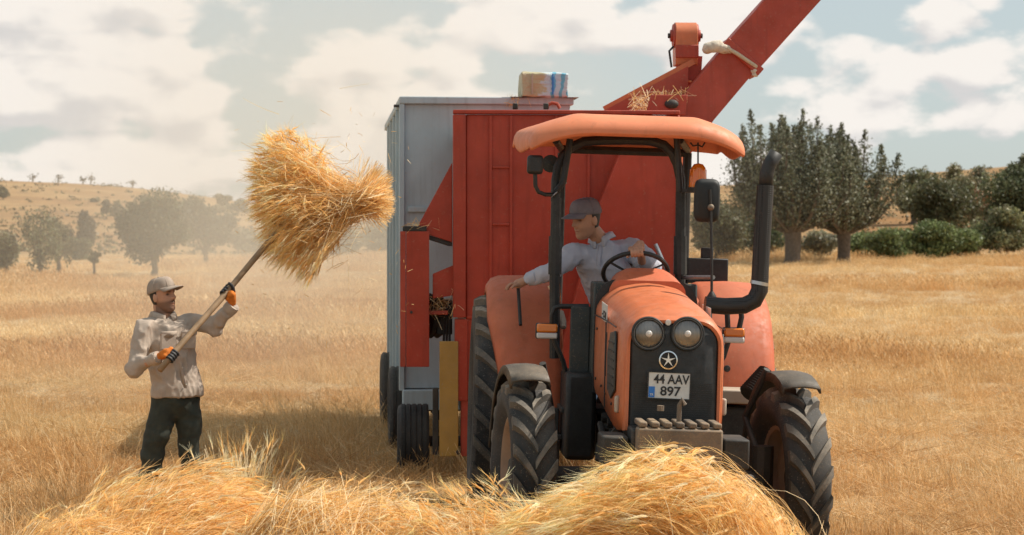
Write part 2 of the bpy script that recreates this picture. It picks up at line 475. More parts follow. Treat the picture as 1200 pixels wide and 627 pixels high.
def clump(kind):
    if kind == 'stubble':
        n = 70; L = RNG.uniform(.05, .17, n); spread = .24; lean = .35; wd = .0042
    elif kind == 'tall':
        n = 55; L = RNG.uniform(.22, .52, n); spread = .20; lean = .30; wd = .0032
    elif kind == 'litter':
        n = 60; L = RNG.uniform(.12, .40, n); spread = .34; lean = 3.0; wd = .0058
    else:   # wispy: far, wide coverage
        n = 90; L = RNG.uniform(.14, .40, n); spread = .50; lean = .35; wd = .008
    K = 4
    base = RNG.normal(size=(n, 2)) * spread * .6
    ang = RNG.uniform(0, 2 * np.pi, n); ln = RNG.uniform(0.1, 1, n) * lean
    d = np.stack([np.cos(ang) * ln, np.sin(ang) * ln, np.ones(n)], 1)
    if kind == 'litter': d[:, 2] = RNG.uniform(.02, .35, n) * 2
    d[:, 0] -= .12 if kind != 'litter' else 0
    d /= np.linalg.norm(d, axis=1, keepdims=True)
    t = np.linspace(0, 1, K)
    C = np.zeros((n, K, 3)); C[:, :, :2] = base[:, None, :]
    if kind == 'litter': C[:, :, 2] = RNG.uniform(0, .06, n)[:, None]
    C += d[:, None, :] * (L[:, None] * t[None, :])[..., None]
    if kind in ('tall', 'wispy'):
        sag = (L[:, None] * t[None, :] ** 2 * .22)
        C[..., 0] += np.cos(ang)[:, None] * sag; C[..., 1] += np.sin(ang)[:, None] * sag; C[..., 2] -= sag * .3
    Q, Tn = ribbons(C, RNG.uniform(.7, 1.3, n) * wd, straw_tint(n), .5)
    qs, ts = [Q], [Tn]
    if kind in ('tall', 'wispy'):      # seed heads
        tip = C[:, -1]; dd = C[:, -1] - C[:, -2]; dd /= np.linalg.norm(dd, axis=1, keepdims=True)
        sel = RNG.random(n) < .5
        H_ = np.stack([tip[sel], tip[sel] + dd[sel] * .035, tip[sel] + dd[sel] * .08 + np.array((-.01, 0, -.008))], 1)
        q2, t2 = ribbons(H_, np.full(sel.sum(), wd * 2.6), straw_tint(sel.sum()) * .95, .2)
        qs.append(q2); ts.append(t2)
    me = quad_mesh(kind + '_clump', np.concatenate(qs), np.concatenate(ts))
    me.materials.append(M_GRASS)
    return bpy.data.objects.new(kind + '_clump', me)
def clump_collection(name, kinds):
    c = bpy.data.collections.new(name)
    for k in kinds: c.objects.link(clump(k))
    return c
def scatter(name, pts, rotz, scl, idx, coll, label):
    n = len(pts)
    me = bpy.data.meshes.new(name); me.vertices.add(n); me.vertices.foreach_set('co', np.asarray(pts, np.float32).ravel())
    a = me.attributes.new('rot', 'FLOAT_VECTOR', 'POINT'); r = np.zeros((n, 3), np.float32); r[:, 2] = rotz
    r[:, 0] = RNG.normal(size=n) * .06; r[:, 1] = RNG.normal(size=n) * .06; a.data.foreach_set('vector', r.ravel())
    a = me.attributes.new('scl', 'FLOAT', 'POINT'); a.data.foreach_set('value', np.asarray(scl, np.float32))
    a = me.attributes.new('idx', 'INT', 'POINT'); a.data.foreach_set('value', np.asarray(idx, np.int32))
    o = bpy.data.objects.new(name, me); COL.objects.link(o)
    ng = bpy.data.node_groups.new(name, 'GeometryNodeTree')
    ng.interface.new_socket('Geometry', in_out='INPUT', socket_type='NodeSocketGeometry')
    ng.interface.new_socket('Geometry', in_out='OUTPUT', socket_type='NodeSocketGeometry')
    gi = ng.nodes.new('NodeGroupInput'); go = ng.nodes.new('NodeGroupOutput')
    ci = ng.nodes.new('GeometryNodeCollectionInfo'); ci.inputs['Collection'].default_value = coll
    ci.inputs['Separate Children'].default_value = True; ci.inputs['Reset Children'].default_value = True
    ip = ng.nodes.new('GeometryNodeInstanceOnPoints'); ip.inputs['Pick Instance'].default_value = True
    def att(nm, ty):
        k = ng.nodes.new('GeometryNodeInputNamedAttribute'); k.data_type = ty; k.inputs['Name'].default_value = nm; return k.outputs['Attribute']
    L = ng.links.new
    L(gi.outputs[0], ip.inputs['Points']); L(ci.outputs[0], ip.inputs['Instance']); L(att('idx', 'INT'), ip.inputs['Instance Index'])
    L(att('rot', 'FLOAT_VECTOR'), ip.inputs['Rotation']); L(att('scl', 'FLOAT'), ip.inputs['Scale']); L(ip.outputs[0], go.inputs[0])
    md = o.modifiers.new('scatter', 'NODES'); md.node_group = ng
    tag(o, label, 'grass', kind='stuff')
    return o
def region(n, y0, y1, power=1.0):
    """points with roughly even screen coverage between depths y0..y1 over the field seen by the camera and a margin beside it"""
    y = y0 * (y1 / y0) ** (RNG.random(n) ** power)
    half = 2.5 + y * .30
    x = RNG.uniform(-1, 1, n) * half
    return x, y
def patch(x, y, s, seed):
    return np.array([noise.noise(Vector((a * s, b * s, seed))) for a, b in zip(x, y)])
def build_grass():
    near = clump_collection('stubble_kinds', ['stubble', 'stubble', 'litter', 'litter', 'tall'])
    kin = sorted(o.name for o in near.objects)   # collection info sorts children by name
    def index_of(k): return [i for i, n_ in enumerate(kin) if n_.startswith(k)]
    S, Li, Ta = index_of('stubble'), index_of('litter'), index_of('tall')
    x, y = region(13000, 7.0, 34.0, 1.0)
    p = patch(x, y, .42, 3.1); q = patch(x, y, .17, 9.7)
    r = RNG.random(len(x)); q2 = patch(x, y, .8, 21.0)
    tallish = np.clip(.08 + .5 * p + .4 * q, .02, .6)
    tallish = np.where((x > 2) & (y < 20), tallish * .35, tallish)
    idx = np.where(r < tallish, RNG.choice(Ta, len(x)), np.where(RNG.random(len(x)) < np.clip(.5 + 1.2 * q2, .1, .9), RNG.choice(S, len(x)), RNG.choice(Li, len(x))))
    scl = RNG.uniform(.65, 1.15, len(x)) * np.clip(.95 + .9 * q2, .55, 1.3) * np.where(np.isin(idx, Ta), .55 + .30 * (p > .15), .9)
    scatter('stubble_grass', np.stack([x, y, terrain_z(x, y) - .01], 1), RNG.uniform(-1.2, 1.2, len(x)), scl, idx, near,
            'short dry stubble, cut straw and tufts of grass covering the near field')
    far = clump_collection('meadow_kinds', ['wispy', 'wispy', 'wispy'])
    x, y = region(16000, 28.0, 118.0, .92)
    half = 3 + y * .42; x = x * half / (2.5 + y * .30)
    p = patch(x, y, .11, 5.5); q = patch(x * .25, y, .16, 1.5)
    row = np.exp(-((y - 33) / 1.0) ** 2) + np.exp(-((y - 47) / 1.6) ** 2) + np.exp(-((y - 66) / 2.2) ** 2) + .15 * ss(80, 104, y)
    scl = (.32 + .75 * np.clip(p + .1, 0, 1) + .50 * np.clip(q, 0, 1) + .32 * row) * RNG.uniform(.7, 1.3, len(x)) * (1 + .003 * y)
    scl *= np.where((y > 84) & (x < -8), .55, 1)
    scatter('meadow_grass', np.stack([x, y, terrain_z(x, y) - .02], 1), RNG.uniform(-1.2, 1.2, len(x)), scl, RNG.integers(0, 3, len(x)), far,
            'tall dry yellow grass in uneven bands across the far field')
build_grass()

# ================================================================ trees and bushes
M_LEAF = tinted('leaf', .5, .28, gain=1.0, var=.15, bscale=3)
M_BARK = plain('bark', (.13, .10, .075), .9, .35, 9, bmp=.8, dist=.03)
def leaves(name, C, size, base, parent, jit=.35, silver=0.0, updir=0.0, clump_id=None):
    n = len(C)
    a = RNG.normal(size=(n, 3)); a[:, 2] += updir; a /= np.linalg.norm(a, axis=1, keepdims=True)
    b = np.cross(a, RNG.normal(size=(n, 3))); b /= np.linalg.norm(b, axis=1, keepdims=True)
    s = size * RNG.uniform(.6, 1.4, (n, 1))
    V = np.stack([C - a * s * .5, C + b * s * .30, C + a * s * .5, C - b * s * .30], 1).reshape(-1, 3)
    t = np.array(base)[None, :] * RNG.uniform(1 - jit, 1 + jit, (n, 1)) * RNG.uniform(.9, 1.1, (n, 3))
    if clump_id is not None:
        k = RNG.uniform(.72, 1.28, (clump_id.max() + 1, 1)); t = t * k[clump_id]
    if silver:
        m = RNG.random(n) < silver
        t[m] = np.array((.30, .30, .21)) * RNG.uniform(.7, 1.2, (m.sum(), 1))
    return quad_mesh(name, V, np.repeat(t, 4, axis=0))
def plant(name, label, cat, col, Y, top, half_px, base_row=None, lobes=14, nl=3600, leaf=.16, tint=(.07, .085, .035), trunk=True, low=.0, group=None, silver=0.0, trunk_h=None, shape=1.0, lean=0.0, spread_y=1.0):
    """round crown: photo column, depth, row of the top, half width in photo px"""
    s = FPX / Y
    x = (col - 600) / s; z0 = gz(x, Y); ht = CAM_H - (top - HORIZON) / s - z0; rw = half_px / s
    root = empty(name, T_((x, Y, z0)), label, cat, group)
    th = trunk_h if trunk_h is not None else ht * .28
    cz = (ht + low * th) * .5 + (th * .5 if trunk else 0); rz = ht - cz
    L = []
    for i in range(lobes):
        u = RNG.normal(size=3); u /= np.linalg.norm(u); rr = RNG.uniform(.35, .80)
        L.append((u[0] * rw * rr + lean * u[2], u[1] * rw * rr * spread_y, cz + u[2] * rz * rr * shape))
    L.append((0, 0, cz))
    L = np.array(L); k = RNG.integers(0, len(L), nl)
    lr = RNG.uniform(.32, .55, len(L)); nl = int(nl * 3.4); k = RNG.integers(0, len(L), nl); leaf = leaf * .98
    u = RNG.normal(size=(nl, 3)); u /= np.linalg.norm(u, axis=1, keepdims=True)
    rad = RNG.random(nl) ** .45
    C = L[k] + u * (rad * lr[k])[:, None] * np.array((rw, rw * spread_y, rz * .95)) * RNG.uniform(.8, 1.25, (nl, 1))
    C[:, 2] = np.maximum(C[:, 2], .03)
    link(leaves('crown', C, leaf, tint, root, clump_id=k, silver=silver, updir=.3), 'crown', M_LEAF, root, smooth=0)
    mb = MB(); tr = max(.05, ht * .035)
    if trunk:
        mb.tube([(0, 0, -.1), (.02 * ht, 0, th * .5), (.0, 0, th), (-.02 * ht, 0, cz)], [tr * 1.5, tr, tr * .9, tr * .4], 8)
    for i in range(min(len(L), 7)):
        a = Vector((0, 0, th * .8 if trunk else 0.0)); bpt = Vector(L[i])
        mb.tube([a, a.lerp(bpt, .5) + Vector((0, 0, .06 * ht)), bpt], [tr * .5, tr * .35, tr * .12], 5)
    mb.obj('trunk', M_BARK, root)
    return root
def poplar(label, col, Y, top, half_px, shoots, nl, tint, trunk_w, lean=0):
    s = FPX / Y; x = (col - 600) / s; z0 = gz(x, Y); ht = CAM_H - (top - HORIZON) / s - z0; rw = half_px / s
    root = empty('poplar_tree', T_((x, Y, z0)), label, 'tree', 'pollarded poplars at the field edge')
    th = ht * .26; mb = MB()
    mb.tube([(0, 0, -.1), (.03, 0, .3), (.05, 0, th * .7), (.0, 0, th)], [trunk_w * 1.3, trunk_w, trunk_w * 1.05, trunk_w * 1.25], 12)
    Cs, ids = [], []
    for i in range(shoots):
        a = RNG.uniform(0, 2 * np.pi); r = RNG.random() ** .55
        outx, outy = math.cos(a) * r * rw, math.sin(a) * r * rw
        h = ht * (RNG.uniform(.62, 1.0) - .20 * r ** 3)
        if i < 4: h = ht * (1.0 - .03 * i); outx = rw * (-.55, -.1, .35, .1)[i]
        start = Vector((outx * .16, outy * .16, th * .9)); end = Vector((outx + RNG.normal() * .15, outy, h))
        midp = Vector((outx * .95, outy * .95, th + (h - th) * .30))
        mb.tube([start, start.lerp(midp, .6), midp.lerp(end, .5), end], [.11, .08, .05, .012], 5)
        m = nl // shoots
        t = RNG.random(m) ** .9 * 1.03 + .02
        B = ((1 - t) ** 2)[:, None] * np.array(start) + (2 * t * (1 - t))[:, None] * np.array(midp) + (t ** 2)[:, None] * np.array(end)
        wr = (.09 + .85 * np.sin(np.clip(t, 0.02, 1) ** .58 * np.pi) ** .9) * rw * .30
        twig = RNG.normal(size=(m, 3)) * wr[:, None] * .75; twig[:, 2] = np.abs(twig[:, 2]) * .9
        Cs.append(B + twig); ids.append(np.full(m, i))
    C = np.concatenate(Cs)
    C[:, 2] = np.maximum(C[:, 2], th * .55 + RNG.random(len(C)) * .4)
    link(leaves('crown', C, .13, tint, root, clump_id=np.concatenate(ids), silver=.22, updir=.8), 'crown', M_LEAF, root, smooth=0)
    mb.obj('trunk', M_BARK, root)
OLIVE, DARKG, MIDG, SAGE = (.23, .205, .115), (.14, .14, .075), (.17, .20, .08), (.24, .225, .145)
poplar('broad pollarded poplar with tall upright shoots and a thick trunk, nearer the tractor', 928, 92, 137, 72, 52, 52000, (.118, .122, .072), .36, .0)
poplar('lower spreading pollarded poplar with silvery leaves, beside the taller poplar', 988, 95, 152, 64, 48, 46000, (.132, .132, .080), .30, .0)
plant('field_tree', 'double-crowned dark tree on the slope behind the poplars', 'tree', 1070, 172, 178, 23, lobes=9, nl=1800, leaf=.28, tint=DARKG, trunk_h=1.0, shape=1.25)
plant('round_bush', 'wide round dark green bush below the double-crowned tree', 'bush', 1102, 150, 207, 50, lobes=16, nl=3600, leaf=.24, tint=(.145, .145, .075), trunk=False)
plant('slope_bush', 'olive bush high on the slope above the wide round bush', 'bush', 1122, 190, 194, 20, nl=1500, leaf=.3, tint=OLIVE, trunk=False)
plant('slope_bush', 'small grey-green bush on the crest next to the olive bush', 'bush', 1147, 200, 192, 14, nl=900, leaf=.3, tint=SAGE, trunk=False)
plant('slope_bush', 'tiny bush on the skyline beside the double-crowned tree', 'bush', 1092, 220, 198, 7, lobes=5, nl=400, leaf=.3, tint=DARKG, trunk=False)
plant('slope_bush', 'rusty brown dry bush on the slope between green bushes', 'bush', 1142, 165, 212, 22, nl=1400, leaf=.26, tint=(.26, .13, .055), trunk=False)
plant('slope_tree', 'dark round tree on the crest above the other slope bushes', 'tree', 1194, 190, 178, 18, nl=1700, leaf=.28, tint=DARKG, trunk_h=1.2)
plant('slope_tree', 'large dark green tree on the slope behind the olive hedge bush', 'tree', 1192, 138, 198, 44, lobes=18, nl=4200, leaf=.22, tint=(.11, .12, .06), trunk_h=.5)
plant('olive_bush', 'tall olive-grey bush at the end of the green hedge', 'bush', 1176, 106, 245, 40, lobes=16, nl=4600, leaf=.17, tint=(.19, .185, .095), trunk=False)
for i, (c, t, h, lb) in enumerate([(1050, 264, 36, 'first'), (1086, 258, 38, 'second'), (1122, 262, 38, 'third'), (1016, 272, 30, 'last')]):
    plant('hedge_bush', ['green hedge bush beside the gap next to the spreading poplar', 'tallest fresh green hedge bush along the field edge', 'green hedge bush touching the tall olive-grey bush', 'low green hedge bush against the spreading poplar'][i],
          'bush', c, 103 + i, t, h, lobes=14, nl=3600, leaf=.15, tint=MIDG, trunk=False, group='green hedge along the field edge')
plant('hedge_bush', 'low sage-green bush between the two poplar trunks', 'bush', 960, 100, 268, 28, nl=2600, leaf=.15, tint=SAGE, trunk=False)
plant('hedge_bush', 'mid green bush behind the taller poplar trunk', 'bush', 890, 101, 252, 34, nl=3200, leaf=.16, tint=(.075, .095, .04), trunk=False)
plant('olive_bush', 'olive bush seen between the cab mirror and the exhaust', 'bush', 838, 98, 234, 36, lobes=16, nl=4200, leaf=.15, tint=(.14, .135, .07), trunk=False)
plant('slope_bush', 'dry olive scrub on the hillside behind the cab mirror', 'bush', 862, 135, 240, 26, nl=1600, leaf=.2, tint=(.15, .135, .07), trunk=False)
plant('round_tree', 'round dense tree casting a shadow on the dry field behind the worker', 'tree', 180, 75, 224, 50, lobes=24, nl=9000, leaf=.13, tint=(.11, .11, .06), trunk_h=.55)
plant('hazy_tree', 'dust-veiled tree standing behind the round dense tree', 'tree', 240, 96, 232, 38, lobes=16, nl=4200, leaf=.16, tint=(.10, .105, .055), trunk_h=.5)
plant('thin_tree', 'thin open olive tree with several stems at the field edge', 'tree', 46, 78, 240, 28, lobes=14, nl=800, leaf=.12, tint=(.17, .16, .085), trunk_h=.55, low=-1.0)
plant('thin_tree', 'small multi-stemmed shrub tree beside the thin olive tree', 'tree', 68, 80, 246, 16, lobes=8, nl=420, leaf=.12, tint=(.18, .16, .085), trunk_h=.5, low=-1.0)
plant('low_bush', 'low olive bush beside the thin open tree', 'bush', 8, 80, 270, 20, nl=1800, leaf=.13, tint=OLIVE, trunk=False)
plant('dark_bush', 'dark bush between the thin tree and the round tree', 'bush', 98, 108, 250, 17, lobes=8, nl=1800, leaf=.17, tint=(.075, .06, .035), trunk=False)
plant('low_bush', 'brown-green bush next to the dark bush', 'bush', 76, 112, 258, 14, lobes=7, nl=1200, leaf=.17, tint=(.12, .095, .05), trunk=False)
plant('low_bush', 'pale green low bush under the dark bush', 'bush', 92, 106, 278, 18, lobes=8, nl=1300, leaf=.16, tint=(.13, .13, .065), trunk=False)
plant('sapling', 'thin sparse sapling in front of the low pale bush', 'sapling', 110, 76, 294, 9, lobes=6, nl=260, leaf=.11, tint=(.15, .14, .07), trunk_h=.5)
plant('low_bush', 'dust-veiled hedge bush right behind the raised sheaf', 'bush', 300, 112, 262, 34, nl=2400, leaf=.18, tint=OLIVE, trunk=False)
plant('low_bush', 'dust-veiled hedge bush between the sheaf and the container', 'bush', 385, 116, 264, 42, nl=2600, leaf=.18, tint=OLIVE, trunk=False)
plant('low_bush', 'dust-veiled hedge bush beside the container edge', 'bush', 452, 118, 258, 30, nl=2000, leaf=.18, tint=OLIVE, trunk=False)
for i, (c, Y, t, h, tn, lb) in enumerate([
    (138, 200, 230, 9, OLIVE, 'small olive bush on the hillside above the dark bush'), (126, 205, 236, 8, (.14, .11, .06), 'small brown bush touching the hillside olive bush'),
    (262, 280, 226, 12, OLIVE, 'flat-topped shrub on the hill crest near the sheaf'), (280, 270, 231, 16, DARKG, 'dark shrub on the falling hill crest near the sheaf'),
    (252, 240, 240, 12, OLIVE, 'olive shrub just under the hill crest near the sheaf'), (4, 230, 216, 10, (.15, .13, .07), 'dry shrub on the hilltop at its highest part'),
    (110, 235, 232, 6, OLIVE, 'tiny shrub on the hillside above the thin tree'), (170, 250, 226, 7, (.15, .12, .07), 'tiny dry shrub under the crest above the round tree'),
    (60, 180, 252, 6, (.13, .11, .06), 'tiny brown shrub on the slope over the thin tree'), (200, 230, 236, 9, OLIVE, 'low shrub on the slope over the round tree')]):
    plant('hill_shrub', lb, 'shrub', c, Y, t, h, lobes=6, nl=650, leaf=.3, tint=tn, trunk=False, group='scattered shrubs on the hillside')
for i, (c, t, lb) in enumerate([(38, 209, 'thin dead stalk on the crest, closest to the dry hilltop shrub'), (68, 206, 'tallest bare stalk on the hilltop skyline'), (97, 210, 'forked bare stalk on the hilltop skyline'), (106, 207, 'crooked bare stalk with a tuft on the skyline'), (155, 213, 'lone bare stalk on the lower crest')]):
    Y = 322; s = FPX / Y; x = (c - 600) / s; z0 = gz(x, Y); ht = max(.9, CAM_H - (t - HORIZON) / s - z0)
    root = empty('skyline_sapling', T_((x, Y, z0)), lb, 'sapling', 'bare stalks on the hill crest')
    mb = MB().tube([(0, 0, -.1), (.1, 0, ht * .5), (0, 0, ht)], [.13, .09, .05], 5)
    for k in range(3): mb.tube([(.05, 0, ht * (.5 + .15 * k)), (.05 + RNG.uniform(-.9, .9), 0, ht * (.75 + .12 * k))], [.06, .03], 4)
    mb.obj('trunk', M_BARK, root)
    link(leaves('crown', np.array((0, 0, ht * .85)) + RNG.normal(size=(60, 3)) * np.array((.35, .3, .25)), .28, (.12, .10, .06), root), 'crown', M_LEAF, root, smooth=0)

def hill_scrub():
    n = 1700; Y = 125 * (330 / 125) ** RNG.random(n); X = RNG.uniform(-1, 1, n) * Y * .36
    m = 14; c = np.stack([X, Y, terrain_z(X, Y)], 1); sz = RNG.uniform(.12, .55, (n, 1)) ** 1.3 * 1.3
    C = (c[:, None, :] + RNG.normal(size=(n, m, 3)) * (sz * .8)[:, None, :] * np.array((1.2, 1, .5)) + np.array((0, 0, .25)) * sz[:, None, :])
    tint = np.array((.17, .14, .07))
    o = link(leaves('hill_scrub', C.reshape(-1, 3), .34, tint, None, clump_id=np.repeat(np.arange(n), m)), 'hill_scrub', M_LEAF, None, smooth=0)
    tag(o, 'low dry scrub speckling the ochre hillside', 'scrub', kind='stuff')
hill_scrub()
# ================================================================ machine materials
M_ORANGE = paint('tractor_orange', (.60, .145, .044), .46, .12, .12, 5, coat=.1)
M_FENDER = paint('fender_orange', (.50, .110, .040), .6, .10, .14, 4)
M_ROOF = paint('canopy_orange', (.70, .205, .085), .55, .12, .10, 3)
M_RED = paint('thresher_red', (.385, .031, .008), .55, .06, .22, 2.2, chips=.10, chip_col=(.34, .15, .10))
M_RED2 = paint('boom_red', (.40, .045, .020), .5, .08, .18, 3, chips=.05, chip_col=(.25, .10, .07))
M_BLACK = paint('black_paint', (.010, .010, .010), .5, .05, .3, 8, dust_col=(.20, .16, .11))
M_PLASTIC = paint('grey_black_plastic', (.016, .017, .018), .55, .03, .3, 10, dust_col=(.2, .17, .12))
M_DARK = paint('oily_iron', (.022, .020, .018), .6, .14, .3, 9, dust_col=(.18, .14, .10), bmp=.4)
M_GREYIRON = paint('worn_grey_iron', (.085, .07, .06), .65, .5, .25, 12, bmp=.4)
M_TEAL = paint('teal_grey_panel', (.014, .026, .030), .5, .12, .2, 6)
M_TYRE = paint('dusty_rubber', (.016, .016, .017), .8, .22, .25, 7, dust_col=(.25, .21, .165), bmp=.25)
M_LUG = paint('dusty_lugs', (.040, .038, .035), .85, .55, .25, 9, dust_col=(.34, .285, .22), bmp=.3)
M_TYRE2 = paint('black_rubber', (.016, .016, .017), .75, .12, .25, 7, dust_col=(.2, .17, .13), bmp=.2)
M_GUARD = paint('dusty_mudguard', (.035, .030, .024), .6, .25, .25, 8, dust_col=(.30, .23, .16))
M_RIM = paint('dusty_rim', (.30, .19, .13), .6, .6, .2, 7)
M_BLUE = paint('container_blue', (.40, .49, .53), .55, .30, .16, 1.6, dust_col=(.42, .42, .40), chips=.06, chip_col=(.25, .16, .11))
M_YELLOW = paint('yellow_paint', (.42, .23, .03), .5, .3, .15, 5)
M_BEIGE = paint('beige_step', (.45, .38, .31), .6, .3, .1, 6)
M_CHROME = plain('chrome', (.75, .75, .75), .22, .05, 20, 1.0, 0)
M_RING = plain('dull_ring', (.16, .16, .16), .4, .1, 20, .8, 0)
M_ALU = plain('brushed_steel', (.5, .5, .5), .35, .1, 20, 1.0, 0)
M_WHITEP = plain('plate_white', (.62, .61, .58), .5, .08, 30, bmp=0)
M_INK = plain('black_ink', (.02, .02, .022), .5, .1, 30, bmp=0)
M_PBLUE = plain('plate_blue', (.03, .18, .55), .5, .05, 30, bmp=0)
def glassy(name, col, rough=.12, trans=.0, alpha=1.0):
    m, nt, b = new_mat(name)
    b.inputs['Base Color'].default_value = (*col, 1); b.inputs['Roughness'].default_value = rough
    b.inputs['Transmission Weight'].default_value = trans; b.inputs['Coat Weight'].default_value = .6
    return m
M_AMBER = glassy('amber_lens', (.75, .20, .015), .2)
M_CLEARL = glassy('clear_lens', (.62, .58, .54), .25)
M_BEACON = glassy('beacon_orange', (.85, .20, .01), .15, .25)
M_MIRROR = plain('mirror_back', (.012, .013, .013), .6, .15, 12, bmp=.05)
def lamp_lens():
    m, nt, b = new_mat('headlamp_lens')
    g = nd(nt, 'ShaderNodeTexCoord').outputs['Object']
    w = nd(nt, 'ShaderNodeTexWave'); w.bands_direction = 'X'; w.inputs['Scale'].default_value = 38; nt.links.new(g, w.inputs['Vector'])
    n1 = noise_node(nt, 9, 3, .5, g)
    nt.links.new(mix(nt, ramp(nt, n1, .3, .7), (.10, .095, .09), (.27, .25, .23)), b.inputs['Base Color'])
    b.inputs['Metallic'].default_value = .6; b.inputs['Roughness'].default_value = .28; b.inputs['Coat Weight'].default_value = 1.0
    nt.links.new(bump(nt, w.outputs[1], .004, .6), b.inputs['Normal'])
    return m
M_LAMP = lamp_lens()
def perforated():
    m, nt, b = new_mat('perforated_shield')
    g = nd(nt, 'ShaderNodeTexCoord').outputs['Object']
    v = nd(nt, 'ShaderNodeTexVoronoi'); v.inputs['Scale'].default_value = 75; v.inputs['Randomness'].default_value = .1; nt.links.new(g, v.inputs['Vector'])
    f = ramp(nt, v.outputs['Distance'], .25, .42)
    nt.links.new(mix(nt, f, (.003, .003, .003), (.032, .03, .028)), b.inputs['Base Color'])
    b.inputs['Roughness'].default_value = .5; b.inputs['Metallic'].default_value = .3
    nt.links.new(bump(nt, f, .004, .8), b.inputs['Normal'])
    return m
M_PERF = perforated()
M_SEAT = plain('black_vinyl', (.015, .015, .016), .5, .2, 18)

# ================================================================ tractor
TRX, TRY, TR_YAW, TR_ROLL = 0.862, 12.2, R(2.8), R(1.7)
TM = T_((TRX, TRY, gz(TRX, TRY))) @ Matrix.Rotation(TR_YAW, 4, 'Z') @ Matrix.Rotation(TR_ROLL, 4, 'Y')
tractor = empty('tractor', TM, 'dusty orange tractor with canopy and open driver seat pulling the thresher', 'tractor')
TMI = TM.inverted()
def TL(px, py, yl):
    """photo pixel -> tractor-local point on the local plane y = yl"""
    o = TMI @ Vector((0, 0, CAM_H)); d = (TMI.to_3x3() @ (P(px, py, 10.0) - Vector((0, 0, CAM_H))))
    t = (yl - o.y) / d.y
    return o + d * t
def arc(n, a0, a1): return [a0 + (a1 - a0) * i / (n - 1) for i in range(n)]
def text_mesh(txt, size, depth=.002, sx=1.0):
    cu = bpy.data.curves.new('t', 'FONT'); cu.body = txt; cu.size = size; cu.extrude = depth; cu.align_x = 'CENTER'; cu.align_y = 'CENTER'; cu.offset = size * .018
    o = bpy.data.objects.new('t', cu); COL.objects.link(o)
    dg = bpy.context.evaluated_depsgraph_get(); me = bpy.data.meshes.new_from_object(o.evaluated_get(dg))
    bpy.data.objects.remove(o); me.transform(Matrix.Diagonal((sx, 1, 1, 1))); return me

def ag_tyre(rad, wid, rim_r, lugs, lug_h, m, mb=None):
    """agricultural tyre about local X; returns builder"""
    mb = mb or MB(); w = wid / 2; c = rad - lug_h
    prof = [(rim_r, -w * .62), (rim_r + .03, -w * .80), (rim_r + (c - rim_r) * .45, -w * .98), (rim_r + (c - rim_r) * .78, -w * .97), (c - .02, -w * .86), (c - .003, -w * .6), (c + .006, -w * .25), (c + .008, 0)]
    prof = prof + [(r, -h) for r, h in reversed(prof[:-1])]
    mb.lathe(prof + [(rim_r - .02, w * .55), (rim_r - .02, -w * .55), prof[0]], 56, m)
    def srf(x, ph, dr):
        rr = c + .006 - .030 * (abs(x) / w) ** 3 + dr
        return m @ Vector((x, rr * math.cos(ph), rr * math.sin(ph)))
    for side in (-1, 1):
        for i in range(lugs):
            p0 = 2 * math.pi * (i + (.5 if side > 0 else 0)) / lugs
            rings = []
            for k in range(6):
                t = k / 5; x = side * (-.05 * w + (1.0 * w) * t)
                ph = p0 - (.36 * t ** .85) * (0.58 / rad) ** .5
                hw = (.021 + .012 * t) / rad; hh = lug_h * (1.0 if t < .9 else .75)
                rings.append([srf(x, ph - hw * 1.35, -.02), srf(x, ph - hw, hh), srf(x, ph + hw, hh), srf(x, ph + hw * 1.35, -.02)])
            mb.loft(rings, True)
    return mb
def wheel(parent, name, m, rad, wid, rim_r, lugs, lug_h, mt, side, label):
    wh = bpy.data.objects.new(name, None); COL.objects.link(wh); wh.parent = parent; wh.matrix_local = m
    wh['label'] = label
    WMI = Matrix.Identity(4)
    tb_ = ag_tyre(rad, wid, rim_r, lugs, lug_h, WMI); nf = len(tb_.f)
    to = tb_.obj('tyre', [mt, M_LUG], wh, smooth=40)
    n_lug = lugs * 2 * (5 * 4 + 2); mi = np.zeros(nf, np.int32); mi[nf - n_lug:] = 1
    to.data.polygons.foreach_set('material_index', mi)
    mb = MB(); s = side; w = wid / 2
    mb.lathe([(rim_r + .012, s * w * .62), (rim_r - .01, s * w * .66), (rim_r - .03, s * w * .55), (rim_r - .045, s * w * .25), (rim_r - .06, s * w * .1), (rim_r * .62, s * w * .05), (rim_r * .55, s * w * .22), (rim_r * .30, s * w * .25), (rim_r * .28, s * w * .1), (.01, s * w * .1)], 40)
    mb.lathe([(rim_r + .005, -s * w * .62), (rim_r - .04, -s * w * .5), (rim_r - .06, s * w * .1)], 40)
    mb.obj('rim', M_RIM, wh, smooth=40)
    mb = MB().lathe([(.001, s * w * .62), (rim_r * .22, s * w * .60), (rim_r * .26, s * w * .5), (rim_r * .27, s * w * .05)], 20)
    mb.obj('hub', M_DARK, wh)
    bolt = MB().lathe([(.001, s * w * .34), (.016, s * w * .33), (.016, s * w * .2)], 6).mesh('wheel_bolt'); bolt.materials.append(M_DARK)
    for k in range(8):
        a = 2 * math.pi * k / 8
        o = bpy.data.objects.new('wheel_bolt', bolt); COL.objects.link(o); o.parent = wh; o.location = (0, rim_r * .42 * math.cos(a), rim_r * .42 * math.sin(a))
    return wh

